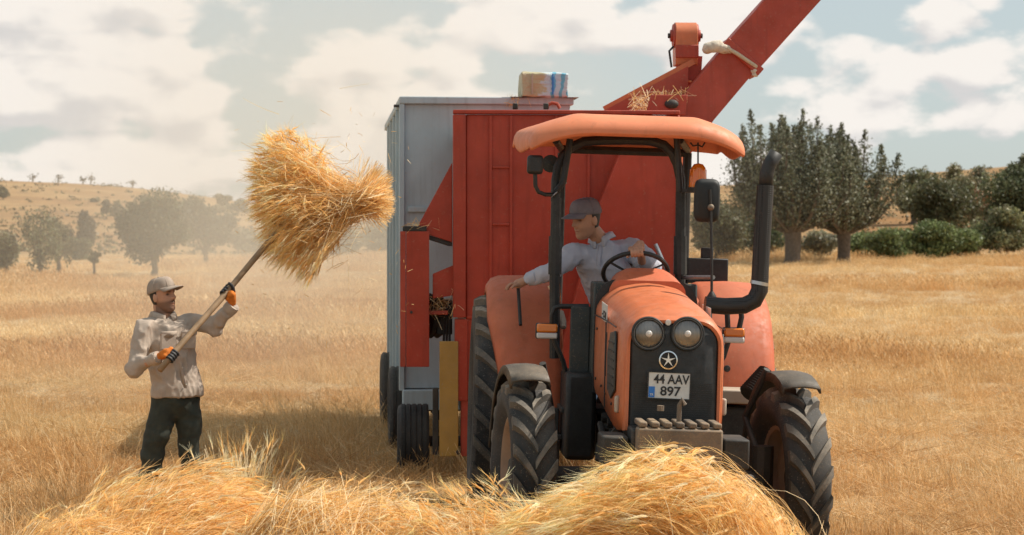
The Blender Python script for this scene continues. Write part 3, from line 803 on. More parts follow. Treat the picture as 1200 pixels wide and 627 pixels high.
# wheels -------------------------------------------------------------------
FR, FW, RR, RW = .558, .275, .79, .44
STEER = R(5.5)
for s in (-1, 1):
    m = T_((s * .815, 0, FR)) @ Matrix.Rotation(STEER, 4, 'Z')
    wheel(tractor, 'front_wheel', m, FR, FW, .335, 18, .040, M_TYRE, s, 'dusty steered front wheel with chevron lugs')
    m = T_(((.80 if s > 0 else -.865), 2.2, RR))
    wheel(tractor, 'rear_wheel', m, RR, RW, .42, 22, .040, M_TYRE, s, 'large rear wheel under the orange fender')
    # front mudguards: curved black plates with turned-down edges
    ps = []
    m = T_((s * .815, 0, FR)) @ Matrix.Rotation(STEER, 4, 'Z')
    for a in arc(13, R(62), R(172)):
        rr = FR + .085
        row = []
        for xx, dr in ((-.128, -.05), (-.123, 0.0), (-.07, .010), (0, .014), (.05, .010), (.100, 0.0), (.105, -.03)):
            row.append(m @ Vector((xx, -(rr + dr) * math.cos(a), (rr + dr) * math.sin(a))))
        ps.append(row)
    MB().loft(ps, False, closed=False).obj('front_mudguard', M_GUARD, tractor, solid=.012, smooth=60)
    MB().tube([m @ Vector((-s * .17, .02, .10)), m @ Vector((-s * .21, .25, .35)), m @ Vector((-s * .12, .10, FR + .10))], .022, 8).obj('mudguard_bracket', M_DARK, tractor)
# front axle ------------------------------------------------------------------
mb = MB().tube([(-.62, .02, .52), (-.3, .02, .50), (.3, .02, .50), (.62, .02, .52)], [.075, .10, .10, .075], 12)
mb.ball((-.05, .0, .50), (.17, .17, .17))
mb.obj('front_axle', M_DARK, tractor)
for s in (-1, 1):
    MB().tube([(s * .66, .02, .35), (s * .66, .02, .75)], .07, 10).obj('steering_knuckle', M_DARK, tractor)
MB().tube([(-.66, .22, .55), (.66, .22, .55)], .020, 8).obj('tie_rod', M_DARK, tractor)
# engine and transmission ---------------------------------------------------------
mb = MB(); mb.bb((-.22, -.55, .55), (.22, .85, 1.02)); mb.bb((-.20, .85, .55), (.20, 1.4, 1.05)); mb.bb((-.24, 1.4, .5), (.24, 2.45, 1.05))
mb.obj('engine_block', M_DARK, tractor, bevel=.03)
MB().tube([(-.85, 2.2, RR), (.85, 2.2, RR)], .11, 14).obj('rear_axle', M_DARK, tractor)
mb = MB()
for k in range(9): mb.lathe([(.001, 0), (.03, .0), (.035, .05), (.001, .05)], 8, T_((-.27, -.3 + k * .13, .72 + .06 * (k % 3))))
mb.tube([(-.25, -.4, .9), (-.32, 0, .75), (-.30, .5, .82)], .02, 6); mb.tube([(-.25, -.2, .7), (-.34, .2, .62), (-.28, .8, .66)], .016, 6)
mb.obj('engine_fittings', M_DARK, tractor)

# hood -----------------------------------------------------------------------------
def hood_ring(y, wb, ztop, zbot, crown=.05, rc=.17, wt=.9):
    """inverted U section: bottom right -> over the top -> bottom left"""
    h = wb / 2; pts = []
    pts.append(Vector((h, y, zbot))); pts.append(Vector((h, y, zbot + (ztop - rc - zbot) * .5))); 
    for a in arc(9, 0, R(80)):
        pts.append(Vector((h * wt - rc + rc * math.cos(a) + h * (1 - wt) * max(0, 1 - a / R(50)), y, ztop - crown * .6 - rc + rc * math.sin(a) )))
    pts.append(Vector((0, y, ztop)))
    L = [Vector((-p.x, p.y, p.z)) for p in reversed(pts[:-1])]
    return pts + L
HY = [(-.70, .565, 1.545, .90), (-.66, .60, 1.595, .88), (-.55, .615, 1.625, .88), (-.30, .625, 1.655, .90), (.1, .635, 1.685, .95), (.45, .645, 1.71, 1.0), (.74, .66, 1.735, 1.0)]
hood = MB().loft([hood_ring(y, w, t, b) for y, w, t, b in HY], False, closed=False).obj('hood', M_ORANGE, tractor, smooth=60, subsurf=1)
hood.modifiers.new('solid', 'SOLIDIFY').thickness = .012
for s in (-1, 1):
    MB().tube([(s * .3215, -.52, 1.475), (s * .3265, -.1, 1.49), (s * .333, .35, 1.50), (s * .337, .72, 1.505)], .0045, 5).obj('panel_gap', M_INK, hood)
    MB().tube([(s * .3265, .00, .96), (s * .3275, .02, 1.2), (s * .3275, .03, 1.485)], .0045, 5).obj('panel_gap', M_INK, hood)
    for y_, z_ in ((-.45, 1.02), (-.05, 1.05), (.2, 1.08), (.6, 1.1), (.6, 1.42)):
        MB().ball((s * .331, y_, z_), (.006, .011, .011), 5).obj('panel_screw', M_DARK, hood)
# front border of the hood around the grille
def rrect(w, zt, zb, rt, n=8, y=0, taper=1.0):
    h = w / 2; p = []
    for a in arc(n, 0, R(90)): p.append((h - rt + rt * math.cos(a), zt - rt + rt * math.sin(a)))
    for a in arc(n, R(90), R(180)): p.append((-h + rt + rt * math.cos(a), zt - rt + rt * math.sin(a)))
    p.append((-h * taper, zb)); p.append((h * taper, zb))
    return [Vector((x, y, z)) for x, z in p]
mb = MB().loft([rrect(.545, 1.53, .89, .14, y=-.715), rrect(.572, 1.555, .885, .15, y=-.69), rrect(.575, 1.56, .885, .15, y=-.60)], False)
mb.loft([rrect(.545, 1.53, .89, .14, y=-.715), rrect(.512, 1.513, .90, .125, y=-.712), rrect(.505, 1.508, .905, .12, y=-.685)], False)
mb.obj('hood_front_edge', M_ORANGE, tractor, smooth=60)
# grille: black insert
mb = MB().loft([rrect(.51, 1.51, .90, .122, y=-.66), rrect(.51, 1.51, .90, .122, y=-.700), rrect(.48, 1.495, .91, .11, y=-.716)], True)
grille = mb.obj('grille', M_PLASTIC, tractor, smooth=45)
mb = MB()
for k in range(20): mb.bb((-.225, -.7185, .925 + k * .0125), (.225, -.715, .930 + k * .0125))
mb.obj('grille_mesh', M_BLACK, grille)
GY = -.722
for s, px in ((-1, 760), (1, 805.5)):
    p = TL(px, 391, GY); c = Vector((p.x, GY, p.z)); m = T_(c) @ Matrix.Rotation(R(-90), 4, 'Z')
    hl = MB().lathe([(.098, -.03), (.100, .004), (.094, .014), (.086, .012), (.083, -.002)], 36, m).obj('headlight', M_PLASTIC, tractor)
    MB().lathe([(.084, .0), (.070, .012), (.045, .020), (.02, .023), (.001, .024)], 32, m).obj('lens', M_LAMP, hl)
    MB().lathe([(.0865, .010), (.0865, .0135), (.0825, .0135), (.0825, .008)], 36, m).obj('chrome_ring', M_RING, hl)
    MB().lathe([(.001, .034), (.014, .030), (.02, .022)], 14, m).obj('bulb_shield', M_CLEARL, hl)
p = TL(783, 378, GY)
MB().lathe([(.018, 0), (.016, .012), (.001, .014)], 16, T_((p.x, GY, p.z)) @ Matrix.Rotation(R(-90), 4, 'Z')).obj('side_lamp', M_CLEARL, tractor)
# emblem: ring with a five-armed star
p = TL(783, 422, GY); em = T_((p.x, GY - .003, p.z)) @ Matrix.Rotation(R(90), 4, 'X')
mb = MB().lathe([(.052, 0), (.054, .008), (.047, .010), (.044, 0)], 32, T_((p.x, GY, p.z)) @ Matrix.Rotation(R(-90), 4, 'Z'))
emb = mb.obj('emblem', M_CHROME, tractor)
st = []
for k in range(10):
    a = R(90 + 36 * k); r = .046 if k % 2 == 0 else .010; st.append((r * math.cos(a), r * math.sin(a)))
MB().prism(st, .008, em).obj('star', M_CHROME, emb)
# plate
c = TL(784, 452, GY - .02); pm = T_((c.x, GY - .02, c.z)) @ Matrix.Rotation(R(90), 4, 'X') @ Matrix.Rotation(R(-1.0), 4, 'Z')
pw, ph = .250, .158
plate = MB().prism([(x * (pw / 2 - (.008 if abs(y) > 1 else 0)), max(-1, min(1, y)) * ph / 2) for x, y in ((-1, -1), (1, -1), (1, 1), (-1, 1))], .004, pm).obj('number_plate', M_WHITEP, tractor, bevel=.006)
mb = MB()
for a, b2 in (((-pw / 2, -ph / 2), (pw / 2, -ph / 2 + .006)), ((-pw / 2, ph / 2 - .006), (pw / 2, ph / 2)), ((-pw / 2, -ph / 2 + .006), (-pw / 2 + .006, ph / 2 - .006)), ((pw / 2 - .006, -ph / 2 + .006), (pw / 2, ph / 2 - .006))):
    mb.prism([(a[0], a[1]), (b2[0], a[1]), (b2[0], b2[1]), (a[0], b2[1])], .004, pm @ T_((0, 0, .003)))
mb.obj('plate_rim', M_PLASTIC, plate)
MB().prism([(-.117, -.070), (-.082, -.070), (-.082, -.008), (-.117, -.008)], .002, pm @ T_((0, 0, .0045))).obj('blue_band', M_PBLUE, plate)
for txt, xx, yy, sx in (('44 AAV', .012, .034, .86), ('897', .008, -.034, 1.06)):
    me = text_mesh(txt, .074, .0015, sx); me.transform(pm @ T_((xx, yy, .006)))
    link(me, 'lettering', M_INK, plate, smooth=0)
me = text_mesh('TR', .018, .001); me.transform(pm @ T_((-.0995, -.055, .0075))); link(me, 'lettering', M_WHITEP, plate, smooth=0)
# side vent panels and stickers on the hood flanks
for s in (-1, 1):
    x = s * .312
    poly = [(-.50, 1.10), (-.50, 1.40), (-.46, 1.45), (-.20, 1.43), (-.05, 1.30), (-.10, 1.08), (-.30, 1.04)]
    m = Matrix(((0, 0, s, x), (1, 0, 0, 0), (0, 1, 0, 0), (0, 0, 0, 1)))
    vp = MB().prism(poly, .012, m).obj('side_vent', M_TEAL, tractor, bevel=.005)
    mb = MB()
    for k in range(6): mb.bb((x + s * .012 - .004, -.47, 1.12 + k * .05), (x + s * .012 + .004, -.14, 1.13 + k * .05))
    mb.obj('vent_slats', M_BLACK, vp)
    MB().bb((x - s * .006, .05, 1.15), (x + s * .008, .12, 1.42)).obj('side_slot', M_BLACK, tractor, bevel=.004)
    # white model sticker on the flank
    mb = MB().prism([(.05, 1.475), (.40, 1.49), (.40, 1.60), (.05, 1.585)], .003, Matrix(((0, 0, s, x + s * .006), (1, 0, 0, 0), (0, 1, 0, 0), (0, 0, 0, 1))))
    stk = mb.obj('sticker', M_WHITEP, tractor)
    mb = MB()
    for (y0, z0, y1, z1) in ((.10, 1.50, .15, 1.54), (.18, 1.505, .28, 1.517), (.18, 1.535, .28, 1.547), (.18, 1.517, .192, 1.535), (.268, 1.517, .28, 1.535), (.31, 1.52, .36, 1.53)):
        mb.bb((x + s * .009, y0, z0), (x + s * .0115, y1, z1))
    mb.obj('sticker_print', M_INK, stk)
    # lamp-side trim piece low on the hood corner
    MB().box((s * .310, -.60, 1.03), (.03, .05, .10), (0, 0, s * .3)).obj('corner_trim', M_BEIGE, tractor, bevel=.012)
# front bumper, weight carrier and side arms ------------------------------------------
mb = MB(); mb.bb((-.26, -.95, .80), (.26, -.70, .92)); mb.obj('front_carrier', M_DARK, tractor, bevel=.015)
mb = MB().bb((-.235, -1.06, .90), (.235, -.955, .925))
top = TL(800, 487, -1.0)
wb = bpy.data.objects.new('weight_block', None); COL.objects.link(wb); wb.parent = tractor
mb = MB().bb((-.24, -1.08, .72), (.24, -.955, .90)); mb.obj('front_weight', M_GREYIRON, wb, bevel=.012)
for k in range(7):
    xx = -.21 + k * .07
    MB().bb((xx - .021, -1.07, .904), (xx + .024, -.80, .935)).obj('weight_tooth', M_GREYIRON, wb, bevel=.008)
MB().tube([(.0, -.99, .93), (.0, -1.0, 1.03), (.012, -1.0, 1.06), (.03, -1.0, 1.03)], .014, 8).obj('tow_pin', M_GREYIRON, wb)
MB().tube([(-.10, -.95, .99), (-.10, -.95, 1.02)], .02, 8).obj('carrier_bolt', M_GREYIRON, wb)
wb.location = (0, 0, .035)
wb['label'] = 'worn grey toothed weight carrier under the grille'
for s in (-1, 1):
    MB().bb((s * .27, -.92, .70), (s * .42, -.60, .87)).obj('carrier_arm', M_DARK, tractor, bevel=.012)
    MB().tube([(s * .30, -.85, .62), (s * .5, -.5, .60)], .03, 8).obj('drag_link', M_DARK, tractor)

# dashboard, steering wheel ----------------------------------------------------------
def dring(y, w, zt, zb, rc=.1):
    return [Vector((x, y, z)) for x, z in [(w / 2, zb)] + [(w / 2 - rc + rc * math.cos(a), zt - rc + rc * math.sin(a)) for a in arc(6, 0, R(90))] + [(-w / 2 + rc + rc * math.cos(a), zt - rc + rc * math.sin(a)) for a in arc(6, R(90), R(180))] + [(-w / 2, zb)]]
MB().loft([dring(.70, .50, 1.735, 1.45, .08), dring(.78, .47, 1.785, 1.45, .12), dring(.88, .44, 1.815, 1.45, .14), dring(1.02, .44, 1.80, 1.30, .12)], True).obj('dashboard_cowl', M_FENDER, tractor, smooth=50)
MB().loft([dring(.735, .67, 1.742, 1.0, .16), dring(.765, .67, 1.742, 1.0, .16)], True).obj('hood_rear_seal', M_BLACK, tractor, smooth=50)
MB().bb((-.25, 1.0, .95), (.25, 1.06, 1.72)).obj('dashboard', M_BLACK, tractor, bevel=.02)
p = TL(745, 323, 1.06); cW = Vector((p.x, 1.08, p.z + .02))
wm = T_(cW) @ Matrix.Rotation(R(-38), 4, 'X')
ring = [wm @ Vector((.215 * math.cos(a), .215 * math.sin(a), 0)) for a in arc(41, 0, 2 * math.pi)]
sw = MB().tube(ring, .0155, 8, False).obj('steering_wheel', M_BLACK, tractor)
mb = MB()
for a in (R(90), R(210), R(330)): mb.bar(wm @ Vector((.03 * math.cos(a), .03 * math.sin(a), -.03)), wm @ Vector((.212 * math.cos(a), .212 * math.sin(a), 0)), .035, .010)
mb.lathe([(.001, .0), (.045, -.005), (.05, -.05), (.001, -.06)], 16, wm @ Matrix.Rotation(R(-90), 4, 'Y') @ T_((.0, 0, 0)))
mb.obj('spokes', M_BLACK, sw)
MB().tube([wm @ Vector((0, 0, -.02)), (0, .98, 1.60)], .03, 8).obj('steering_column', M_BLACK, tractor)
# operator platform, seat, levers ------------------------------------------------------------
MB().bb((-.52, .95, .84), (.52, 1.95, .88)).obj('platform', M_DARK, tractor, bevel=.01)
seat = MB().bb((-.24, 1.62, 1.18), (.24, 2.08, 1.30)).obj('seat', M_SEAT, tractor, bevel=.05, seg=3)
MB().box((0, 2.10, 1.56), (.46, .11, .58), (R(-10), 0, 0)).obj('backrest', M_SEAT, seat, bevel=.05, seg=3)
MB().bb((-.16, 1.70, 1.02), (.16, 2.02, 1.18)).obj('seat_base', M_DARK, tractor, bevel=.02)
q0, q1 = TL(790, 352, 1.7), TL(768, 286, 1.7)
MB().tube([q0, q0.lerp(q1, .5) + Vector((.02, 0, 0)), q1], .014, 8).obj('control_lever', M_ALU, tractor)
for k, (a, b2) in enumerate((((.38, 1.55, 1.0), (.34, 1.50, 1.45)), ((-.36, 1.4, .9), (-.40, 1.35, 1.35)))):
    lv = MB().tube([a, b2], .010, 6).obj('gear_lever', M_BLACK, tractor)
    MB().ball(b2, .025, 6).obj('knob', M_BLACK, lv)
# rear fenders -------------------------------------------------------------------------
for s in (-1, 1):
    rows = []
    for a in arc(19, R(-14), R(150)):          # from low at the front, over the tyre, to the back
        rr = RR + .115
        yy = 2.2 - rr * math.cos(a) * .98; zz = RR + rr * math.sin(a) * 1.015
        flare = .02 if a < R(20) else 0
        row = [Vector((s * x, yy + (.0 if dr == 0 else 0), zz + dr)) for x, dr in ((.515, -.035), (.52, 0), (.60, .012), (.80, .018), (1.02, .012), (1.09, -.005), (1.118, -.045), (1.122, -.085))]
        c = Vector((0, 2.2, RR))
        row = []
        for x, dr in ((.48, -.05), (.488, -.01), (.54, .008), (.74, .018), (.90, .012), (.955, -.008), (.985, -.05), (.992, -.10)):
            x2 = x if x < .6 else x - max(0, (R(50) - a) / R(64)) * (.16 if s < 0 else .02) * (x - .5) / .5
            row.append(Vector((s * x2, 2.2 - (rr + dr) * math.cos(a) * .98, RR + (rr + dr) * math.sin(a) * 1.015)))
        rows.append(row)
    fd = MB().loft(rows, False, closed=False).obj('rear_fender', M_FENDER, tractor, solid=.010, smooth=60)
    # inner wall of the fender
    poly = [(2.2 - (RR + .11) * math.cos(a) * .98, RR + (RR + .11) * math.sin(a) * 1.015) for a in arc(15, R(-5), R(150))] + [(2.75, .95), (1.35, .86)]
    m = Matrix(((0, 0, s, s * .48), (1, 0, 0, 0), (0, 1, 0, 0), (0, 0, 0, 1)))
    MB().prism(poly, .012, m).obj('fender_wall', M_FENDER, fd)
    # grab handle on the fender
    if s < 0:
        a, b2 = TL(607, 335, 1.62), TL(610, 381, 1.42)
        MB().tube([a + Vector((-.02, 0, .0)), a + Vector((0, -.03, -.01)), b2], .013, 6).obj('grab_handle', M_BLACK, fd)
# lower front of the machine either side of the platform
for s in (-1, 1):
    MB().bb((s * .30, .80, .55), (s * .50, 1.35, 1.12)).obj('side_tank', M_BLACK if s < 0 else M_DARK, tractor, bevel=.03)
    MB().bb((s * .26, .80, 1.02), (s * .34, 1.05, 1.72)).obj('side_cover', M_TEAL, tractor, bevel=.012)
    MB().bb((s * .34, .98, 1.0), (s * .47, 1.02, 1.55)).obj('leg_shield', M_TEAL, tractor, bevel=.008)
    mb = MB()
    for k in range(2): mb.bb((s * .50, 1.02, .42 + k * .24), (s * .74, 1.26, .45 + k * .24))
    mb.bb((s * .52, 1.10, .42), (s * .56, 1.20, .86)); mb.bb((s * .70, 1.10, .42), (s * .73, 1.20, .70))
    mb.obj('footstep', M_DARK, tractor, bevel=.006)
p0, p1 = TL(838, 455, 1.15), TL(889, 472, 1.15)
MB().bb((p0.x, 1.0, p1.z), (p1.x, 1.5, p0.z)).obj('beige_step_plate', M_BEIGE, tractor, bevel=.01)
p0, p1 = TL(838, 474, 1.2), TL(886, 560, 1.2)
MB().bb((p0.x, 1.05, p1.z), (p1.x, 1.6, p0.z - .005)).obj('battery_box', M_DARK, tractor, bevel=.02)
# ribbed hose by the right front wheel
a, b2 = TL(876, 462, .75), TL(898, 438, .85); hp = [a.lerp(b2, t) for t in arc(22, 0, 1)]
MB().tube(hp, [.068 if i % 2 else .056 for i in range(22)], 14).obj('air_hose', M_BLACK, tractor, smooth=20)
# indicators ------------------------------------------------------------------------------------
for s, (px, py), yl in ((-1, (641, 388), 1.02), (1, (860, 393), 1.02)):
    c = TL(px, py, yl)
    hs = MB().box(c + Vector((0, .02, 0)), (.150, .05, .105)).obj('indicator', M_PLASTIC, tractor, bevel=.012)
    MB().box(c + Vector((0, -.012, .020)), (.138, .035, .058)).obj('amber_lens', M_AMBER, hs, bevel=.012)
    MB().box(c + Vector((0, -.010, -.030)), (.138, .030, .040)).obj('clear_lens', M_CLEARL, hs, bevel=.010)
L1 = [TL(690, 359, 1.0), TL(657, 359, 1.0), TL(650, 361, 1.0), TL(647, 369, 1.0), TL(647, 382, 1.02), TL(650, 400, 1.02), TL(660, 424, 1.04), TL(663, 436, 1.05), TL(663, 458, 1.06)]
MB().tube(L1, .017, 8).obj('side_rail', M_BLACK, tractor)
for pts in ([(868, 360), (869, 372), (866, 386)], [(852, 362), (853, 384), (853, 402), (848, 418), (838, 432)]):
    MB().tube([TL(x, y, 1.02) for x, y in pts], .018, 8).obj('lamp_bracket', M_BLACK, tractor)
# orange strap and small hose by the driver's knee
MB().tube([TL(655, 330, 1.3), TL(656, 350, 1.28), TL(654, 372, 1.25)], .022, 6, flat=.3).obj('orange_strap', M_AMBER, tractor)
MB().tube([TL(643, 335, 1.25), TL(648, 345, 1.25), TL(652, 356, 1.25)], .010, 6).obj('cable', M_ALU, tractor)
MB().tube([TL(657, 366, 1.2), TL(660, 376, 1.15), TL(660, 384, 1.12)], .022, 8).obj('strap_buckle', M_BEIGE, tractor)
MB().lathe([(.001, .01), (.022, .006), (.024, 0)], 12, T_(TL(852, 432, 1.35)) @ Matrix.Rotation(R(-90), 4, 'Z')).obj('fender_bolt', M_DARK, tractor)

# exhaust -----------------------------------------------------------------------------------------
EX = [(826, 357), (850, 359), (872, 358), (884, 352), (890, 340), (891, 322)]
MB().tube([TL(x, y, .30 - .0 * i) for i, (x, y) in enumerate(EX)], .054, 14).obj('exhaust_elbow', M_PERF, tractor, smooth=60)
ex2 = [TL(890, 335, .30), TL(893, 280, .30), TL(897, 217, .30)]
ex = MB().tube(ex2, [.054, .054, .053], 18).obj('exhaust_pipe', M_PERF, tractor, smooth=60)
MB().tube([TL(897, 222, .30), TL(898.5, 203, .30), TL(902, 192, .30), TL(910, 179, .30)], [.041, .041, .041, .041], 14, caps=False).obj('exhaust_tip', M_BLACK, ex, solid=.006, smooth=60)
MB().tube([TL(889.5, 334, .30), TL(890.3, 330, .30)], .0575, 18).obj('pipe_clamp', M_ALU, ex)

# canopy frame --------------------------------------------------------------------------------------
YF = 1.12
def tl(pts, y): return [TL(a, b, y) for a, b in pts]
frame = bpy.data.objects.new('canopy_frame', None); COL.objects.link(frame); frame.parent = tractor
for pts in ([(650, 420), (650, 330), (651, 274), (652, 232)], [(797, 420), (797, 330), (797.5, 274), (798, 225)]):
    q = tl(pts, YF); MB().tube(q, .036, 10).obj('front_post', M_BLACK, frame)
    MB().tube([q[1].lerp(q[2], .15), q[1].lerp(q[2], .95)], .046, 10).obj('post_sleeve', M_BLACK, frame)
hoop = [(651, 236), (651.5, 212), (654, 196), (660, 183), (670, 172), (684, 166), (705, 164.5), (735, 164), (762, 165), (778, 170), (788, 180), (794, 193), (797.5, 210), (798, 232)]
MB().tube(tl(hoop, YF), .033, 10).obj('hoop', M_BLACK, frame)
for pts in ([(668, 163), (664, 190), (660, 214), (652, 224)], [(793, 160), (795, 195), (797, 224)]):
    MB().tube(tl(pts, YF - .05), .022, 8).obj('brace', M_BLACK, frame)
for s in (-1, 1):
    b2 = TL(651 if s < 0 else 797, 168, YF)
    MB().tube([(s * .46, 2.35, 1.2), (s * .46, 2.35, b2.z)], .032, 8).obj('rear_post', M_BLACK, frame)
    MB().tube([(b2.x, YF, b2.z + .02), (s * .46, 2.35, b2.z + .02)], .025, 8).obj('side_bar', M_BLACK, frame)
MB().tube([(-.46, 2.35, b2.z), (.46, 2.35, b2.z)], .03, 8).obj('rear_bar', M_BLACK, frame)
# roof: domed moulded shell with turned-down corners
zE = TL(735, 157, .78).z; xl = TL(625, 170, .78).x; xr = TL(874, 170, .78).x
xc, hw = (xl + xr) / 2, (xr - xl) / 2
LR = 1.68
prof = [(0.03, -.015), (.0, .0), (.012, .045), (.05, .088), (.13, .118), (.30, .138), (.8, .150), (1.2, .145), (1.45, .12), (1.60, .07), (1.68, -.01)]
rows = []
for (yy, hz) in prof:
    row = []
    for s, sk in [(-1, 1.0), (-1, .5)] + [(q_, 0) for q_ in np.linspace(-1, 1, 29)] + [(1, .5), (1, 1.0)]:
        a = abs(s); k = max(0, (a - .40) / .60)
        drop = .098 * k ** 2.0 + .012 * max(0, (a - .9) / .1) ** 2
        dome = hz * (1 - .18 * a ** 4)
        tuck = .10 * (a ** 5) * (1 if yy < .5 else (-1 if yy > 1.3 else 0))
        lip = .010 * math.exp(-((a - .55) / .07) ** 2) * (1 if .1 < yy < 1.5 else 0)
        wide = hw * (1 + .07 * math.sin(min(1, yy / 1.2) * math.pi * .5))
        row.append(Vector((xc + s * wide * (1 + .03 * sk * (1 - sk)), .78 + yy + tuck, zE + dome * (1 - .92 * sk) + (lip - drop - .020 * sk * min(1, yy / .6)) * (1 - .75 * float(ss(.8, 1.5, yy))))))
    rows.append(row)
roof = MB().loft(rows, False, closed=False).obj('canopy_roof', M_ROOF, tractor, solid=.022, smooth=60, subsurf=1)
for (px, py) in ((685, 144), (812, 147)):
    c = TL(px, py, .86); MB().tube([c + Vector((-.02, 0, -.015)), c + Vector((.0, 0, .012)), c + Vector((.03, 0, .004))], .010, 6).obj('roof_hook', M_BLACK, roof)
MB().lathe([(.001, -.01), (.055, -.01), (.06, .02), (.001, .03)], 20, T_(TL(645, 192, 1.25)) @ Matrix.Rotation(R(-90), 4, 'Z')).obj('cab_speaker', M_TEAL, tractor)
# work lamp, mirror, beacon
c = TL(627, 193, .98)
wlp = MB().box(c, (.105, .075, .125)).obj('work_lamp', M_BLACK, tractor, bevel=.02)
MB().tube([TL(627, 203, .98), TL(627.5, 218, .98), TL(631, 225, .99), TL(639, 228, 1.0), TL(649, 228, 1.08)], .014, 8).obj('lamp_arm', M_BLACK, wlp)
MB().tube([TL(646, 231, 1.05), TL(655, 223, 1.06), TL(664, 214, 1.07)], .004, 5).obj('wire', M_ALU, wlp)
c = TL(828.5, 235, .62)
mr = MB().loft([[c + Vector((sx * .083 * k, dy, sz * .140 * k)) for sx, sz in [(math.copysign(abs(math.cos(a)) ** .45, math.cos(a)), math.copysign(abs(math.sin(a)) ** .38, math.sin(a))) for a in arc(33, 0, 2 * math.pi)[:-1]]] for k, dy in ((.80, -.036), (.93, -.026), (1.0, -.005), (1.0, .025))], True).obj('side_mirror', M_MIRROR, tractor, smooth=60)
MB().ball(TL(833, 243, .575), .022, 8).obj('mirror_joint', M_GREYIRON, mr)
MB().tube([TL(832, 222, .575), TL(833, 243, .575), TL(834, 300, .575), TL(834, 345, .56)], .009, 8).obj('mirror_rod', M_BLACK, mr)
MB().lathe([(.035, -.03), (.03, .0), (.012, .03)], 10, T_(TL(834, 347, .56)) @ Matrix.Rotation(R(-90), 4, 'Y')).obj('rod_foot', M_BLACK, mr)
MB().tube([TL(801, 325, 1.08), TL(836, 325, .6)], .014, 8).obj('mirror_stay', M_ALU, mr)
c = TL(818, 211, 1.0)
bcn = MB().lathe([(.055, -.075), (.058, -.06), (.055, .02), (.048, .06), (.03, .085), (.001, .092)], 24, T_(c + Vector((0, 0, .02))) @ Matrix.Rotation(R(-90), 4, 'Y')).obj('beacon', M_BEACON, tractor, smooth=60)
MB().lathe([(.001, -.105), (.062, -.105), (.064, -.07), (.001, -.068)], 20, T_(c + Vector((0, 0, .02))) @ Matrix.Rotation(R(-90), 4, 'Y')).obj('beacon_base', M_BLACK, bcn)
mb = MB()
for k in range(8): mb.tube([c + Vector((.054 * math.cos(k * .785), .054 * math.sin(k * .785), -.05)), c + Vector((.050 * math.cos(k * .785), .050 * math.sin(k * .785), .07))], .006, 5)
mb.obj('lens_ribs', M_AMBER, bcn)
MB().tube([TL(818, 193, 1.0), TL(818, 183, 1.0), TL(818, 167, 1.0)], .006, 6).obj('aerial', M_BLACK, bcn)
MB().bar(TL(800, 224, 1.08), TL(818, 222, 1.02), .05, .02).obj('beacon_bracket', M_BLACK, bcn)
MB().tube([TL(809, 167, .95), TL(812, 171, .95), TL(818, 170, .95), TL(823, 172, .95), TL(826, 167, .95)], .006, 6).obj('loose_wire', M_BLACK, tractor)
# tool box and yellow post behind the fender
p0, p1 = TL(806, 302, 2.3), TL(853, 333, 2.3)
tb = MB().bb((p0.x, 2.3, p1.z), (p1.x, 2.55, p0.z)).obj('tool_box', M_BLACK, tractor, bevel=.01)
p0, p1 = TL(823, 290, 2.32), TL(836, 303, 2.32)
MB().bb((p0.x, 2.32, p1.z), (p1.x, 2.40, p0.z)).obj('box_bracket', M_BLACK, tb, bevel=.005)
# hitch and draft links toward the thresher
mb = MB(); mb.bar((-.3, 2.4, .75), (-.35, 3.1, .55), .05, .08); mb.bar((.3, 2.4, .75), (.35, 3.1, .55), .05, .08); mb.bar((0, 2.4, .55), (-.05, 3.6, .52), .09, .05)
mb.obj('drawbar', M_DARK, tractor)
# ================================================================ threshing machine
HZ, HYAW = 16.4, R(3.2)
hx = (672 - 600) / FPX * HZ
HM = T_((hx, HZ, gz(hx, HZ))) @ Matrix.Rotation(HYAW, 4, 'Z')
HMI = HM.inverted()
def HL(px, py, yl):
    o = HMI @ Vector((0, 0, CAM_H)); d = HMI.to_3x3() @ (P(px, py, 10.0) - Vector((0, 0, CAM_H)))
    return o + d * ((yl - o.y) / d.y)
thresher = empty('threshing_machine', HM, 'tall red threshing machine with raised elevator spout hitched behind the tractor', 'threshing machine')
a, b2 = HL(546, 134, 0), HL(797, 480, 0); xL, xR = a.x, b2.x; zT, zB = a.z, .75
body = MB().bb((xL, 0, zB), (xR, 2.6, zT)).obj('body', M_RED, thresher, bevel=.012)
def hbox(name, p0, p1, y0, y1, mat, parent=thresher, bevel=.006):
    a, b = HL(*p0, y0), HL(*p1, y0)
    return MB().bb((min(a.x, b.x), y0, min(a.z, b.z)), (max(a.x, b.x), y1, max(a.z, b.z))).obj(name, mat, parent, bevel=bevel)
# corner post, ribs and rails standing proud of the front sheet
hbox('corner_post', (531, 134), (546, 372), -.03, .10, M_RED)
hbox('corner_post', (533, 374), (548, 470), -.02, .10, M_RED)
hbox('top_rail', (531, 128.5), (797, 134), -.035, .06, M_RED)
for px in (575, 599, 652, 690): hbox('rib', (px - 1.6, 135), (px + 1.6, 470), -.022, .002, M_RED)
for (x0, x1, y) in ((577, 597, 196), (577, 597, 263), (547, 573, 372), (577, 638, 372), (642, 688, 300)): hbox('rib', (x0, y - 1.5), (x1, y + 1.5), -.018, .002, M_RED)
for px in (604, 640): hbox('top_bracket', (px - 3, 121), (px + 3, 128), -.02, .02, M_DARK)
q = [HL(x, y, -.0) for x, y in ((641, 128), (642, 123), (647, 120.5), (653, 121.5), (656, 127))]
MB().tube(q, .014, 8).obj('lifting_eye', M_RED2, thresher)
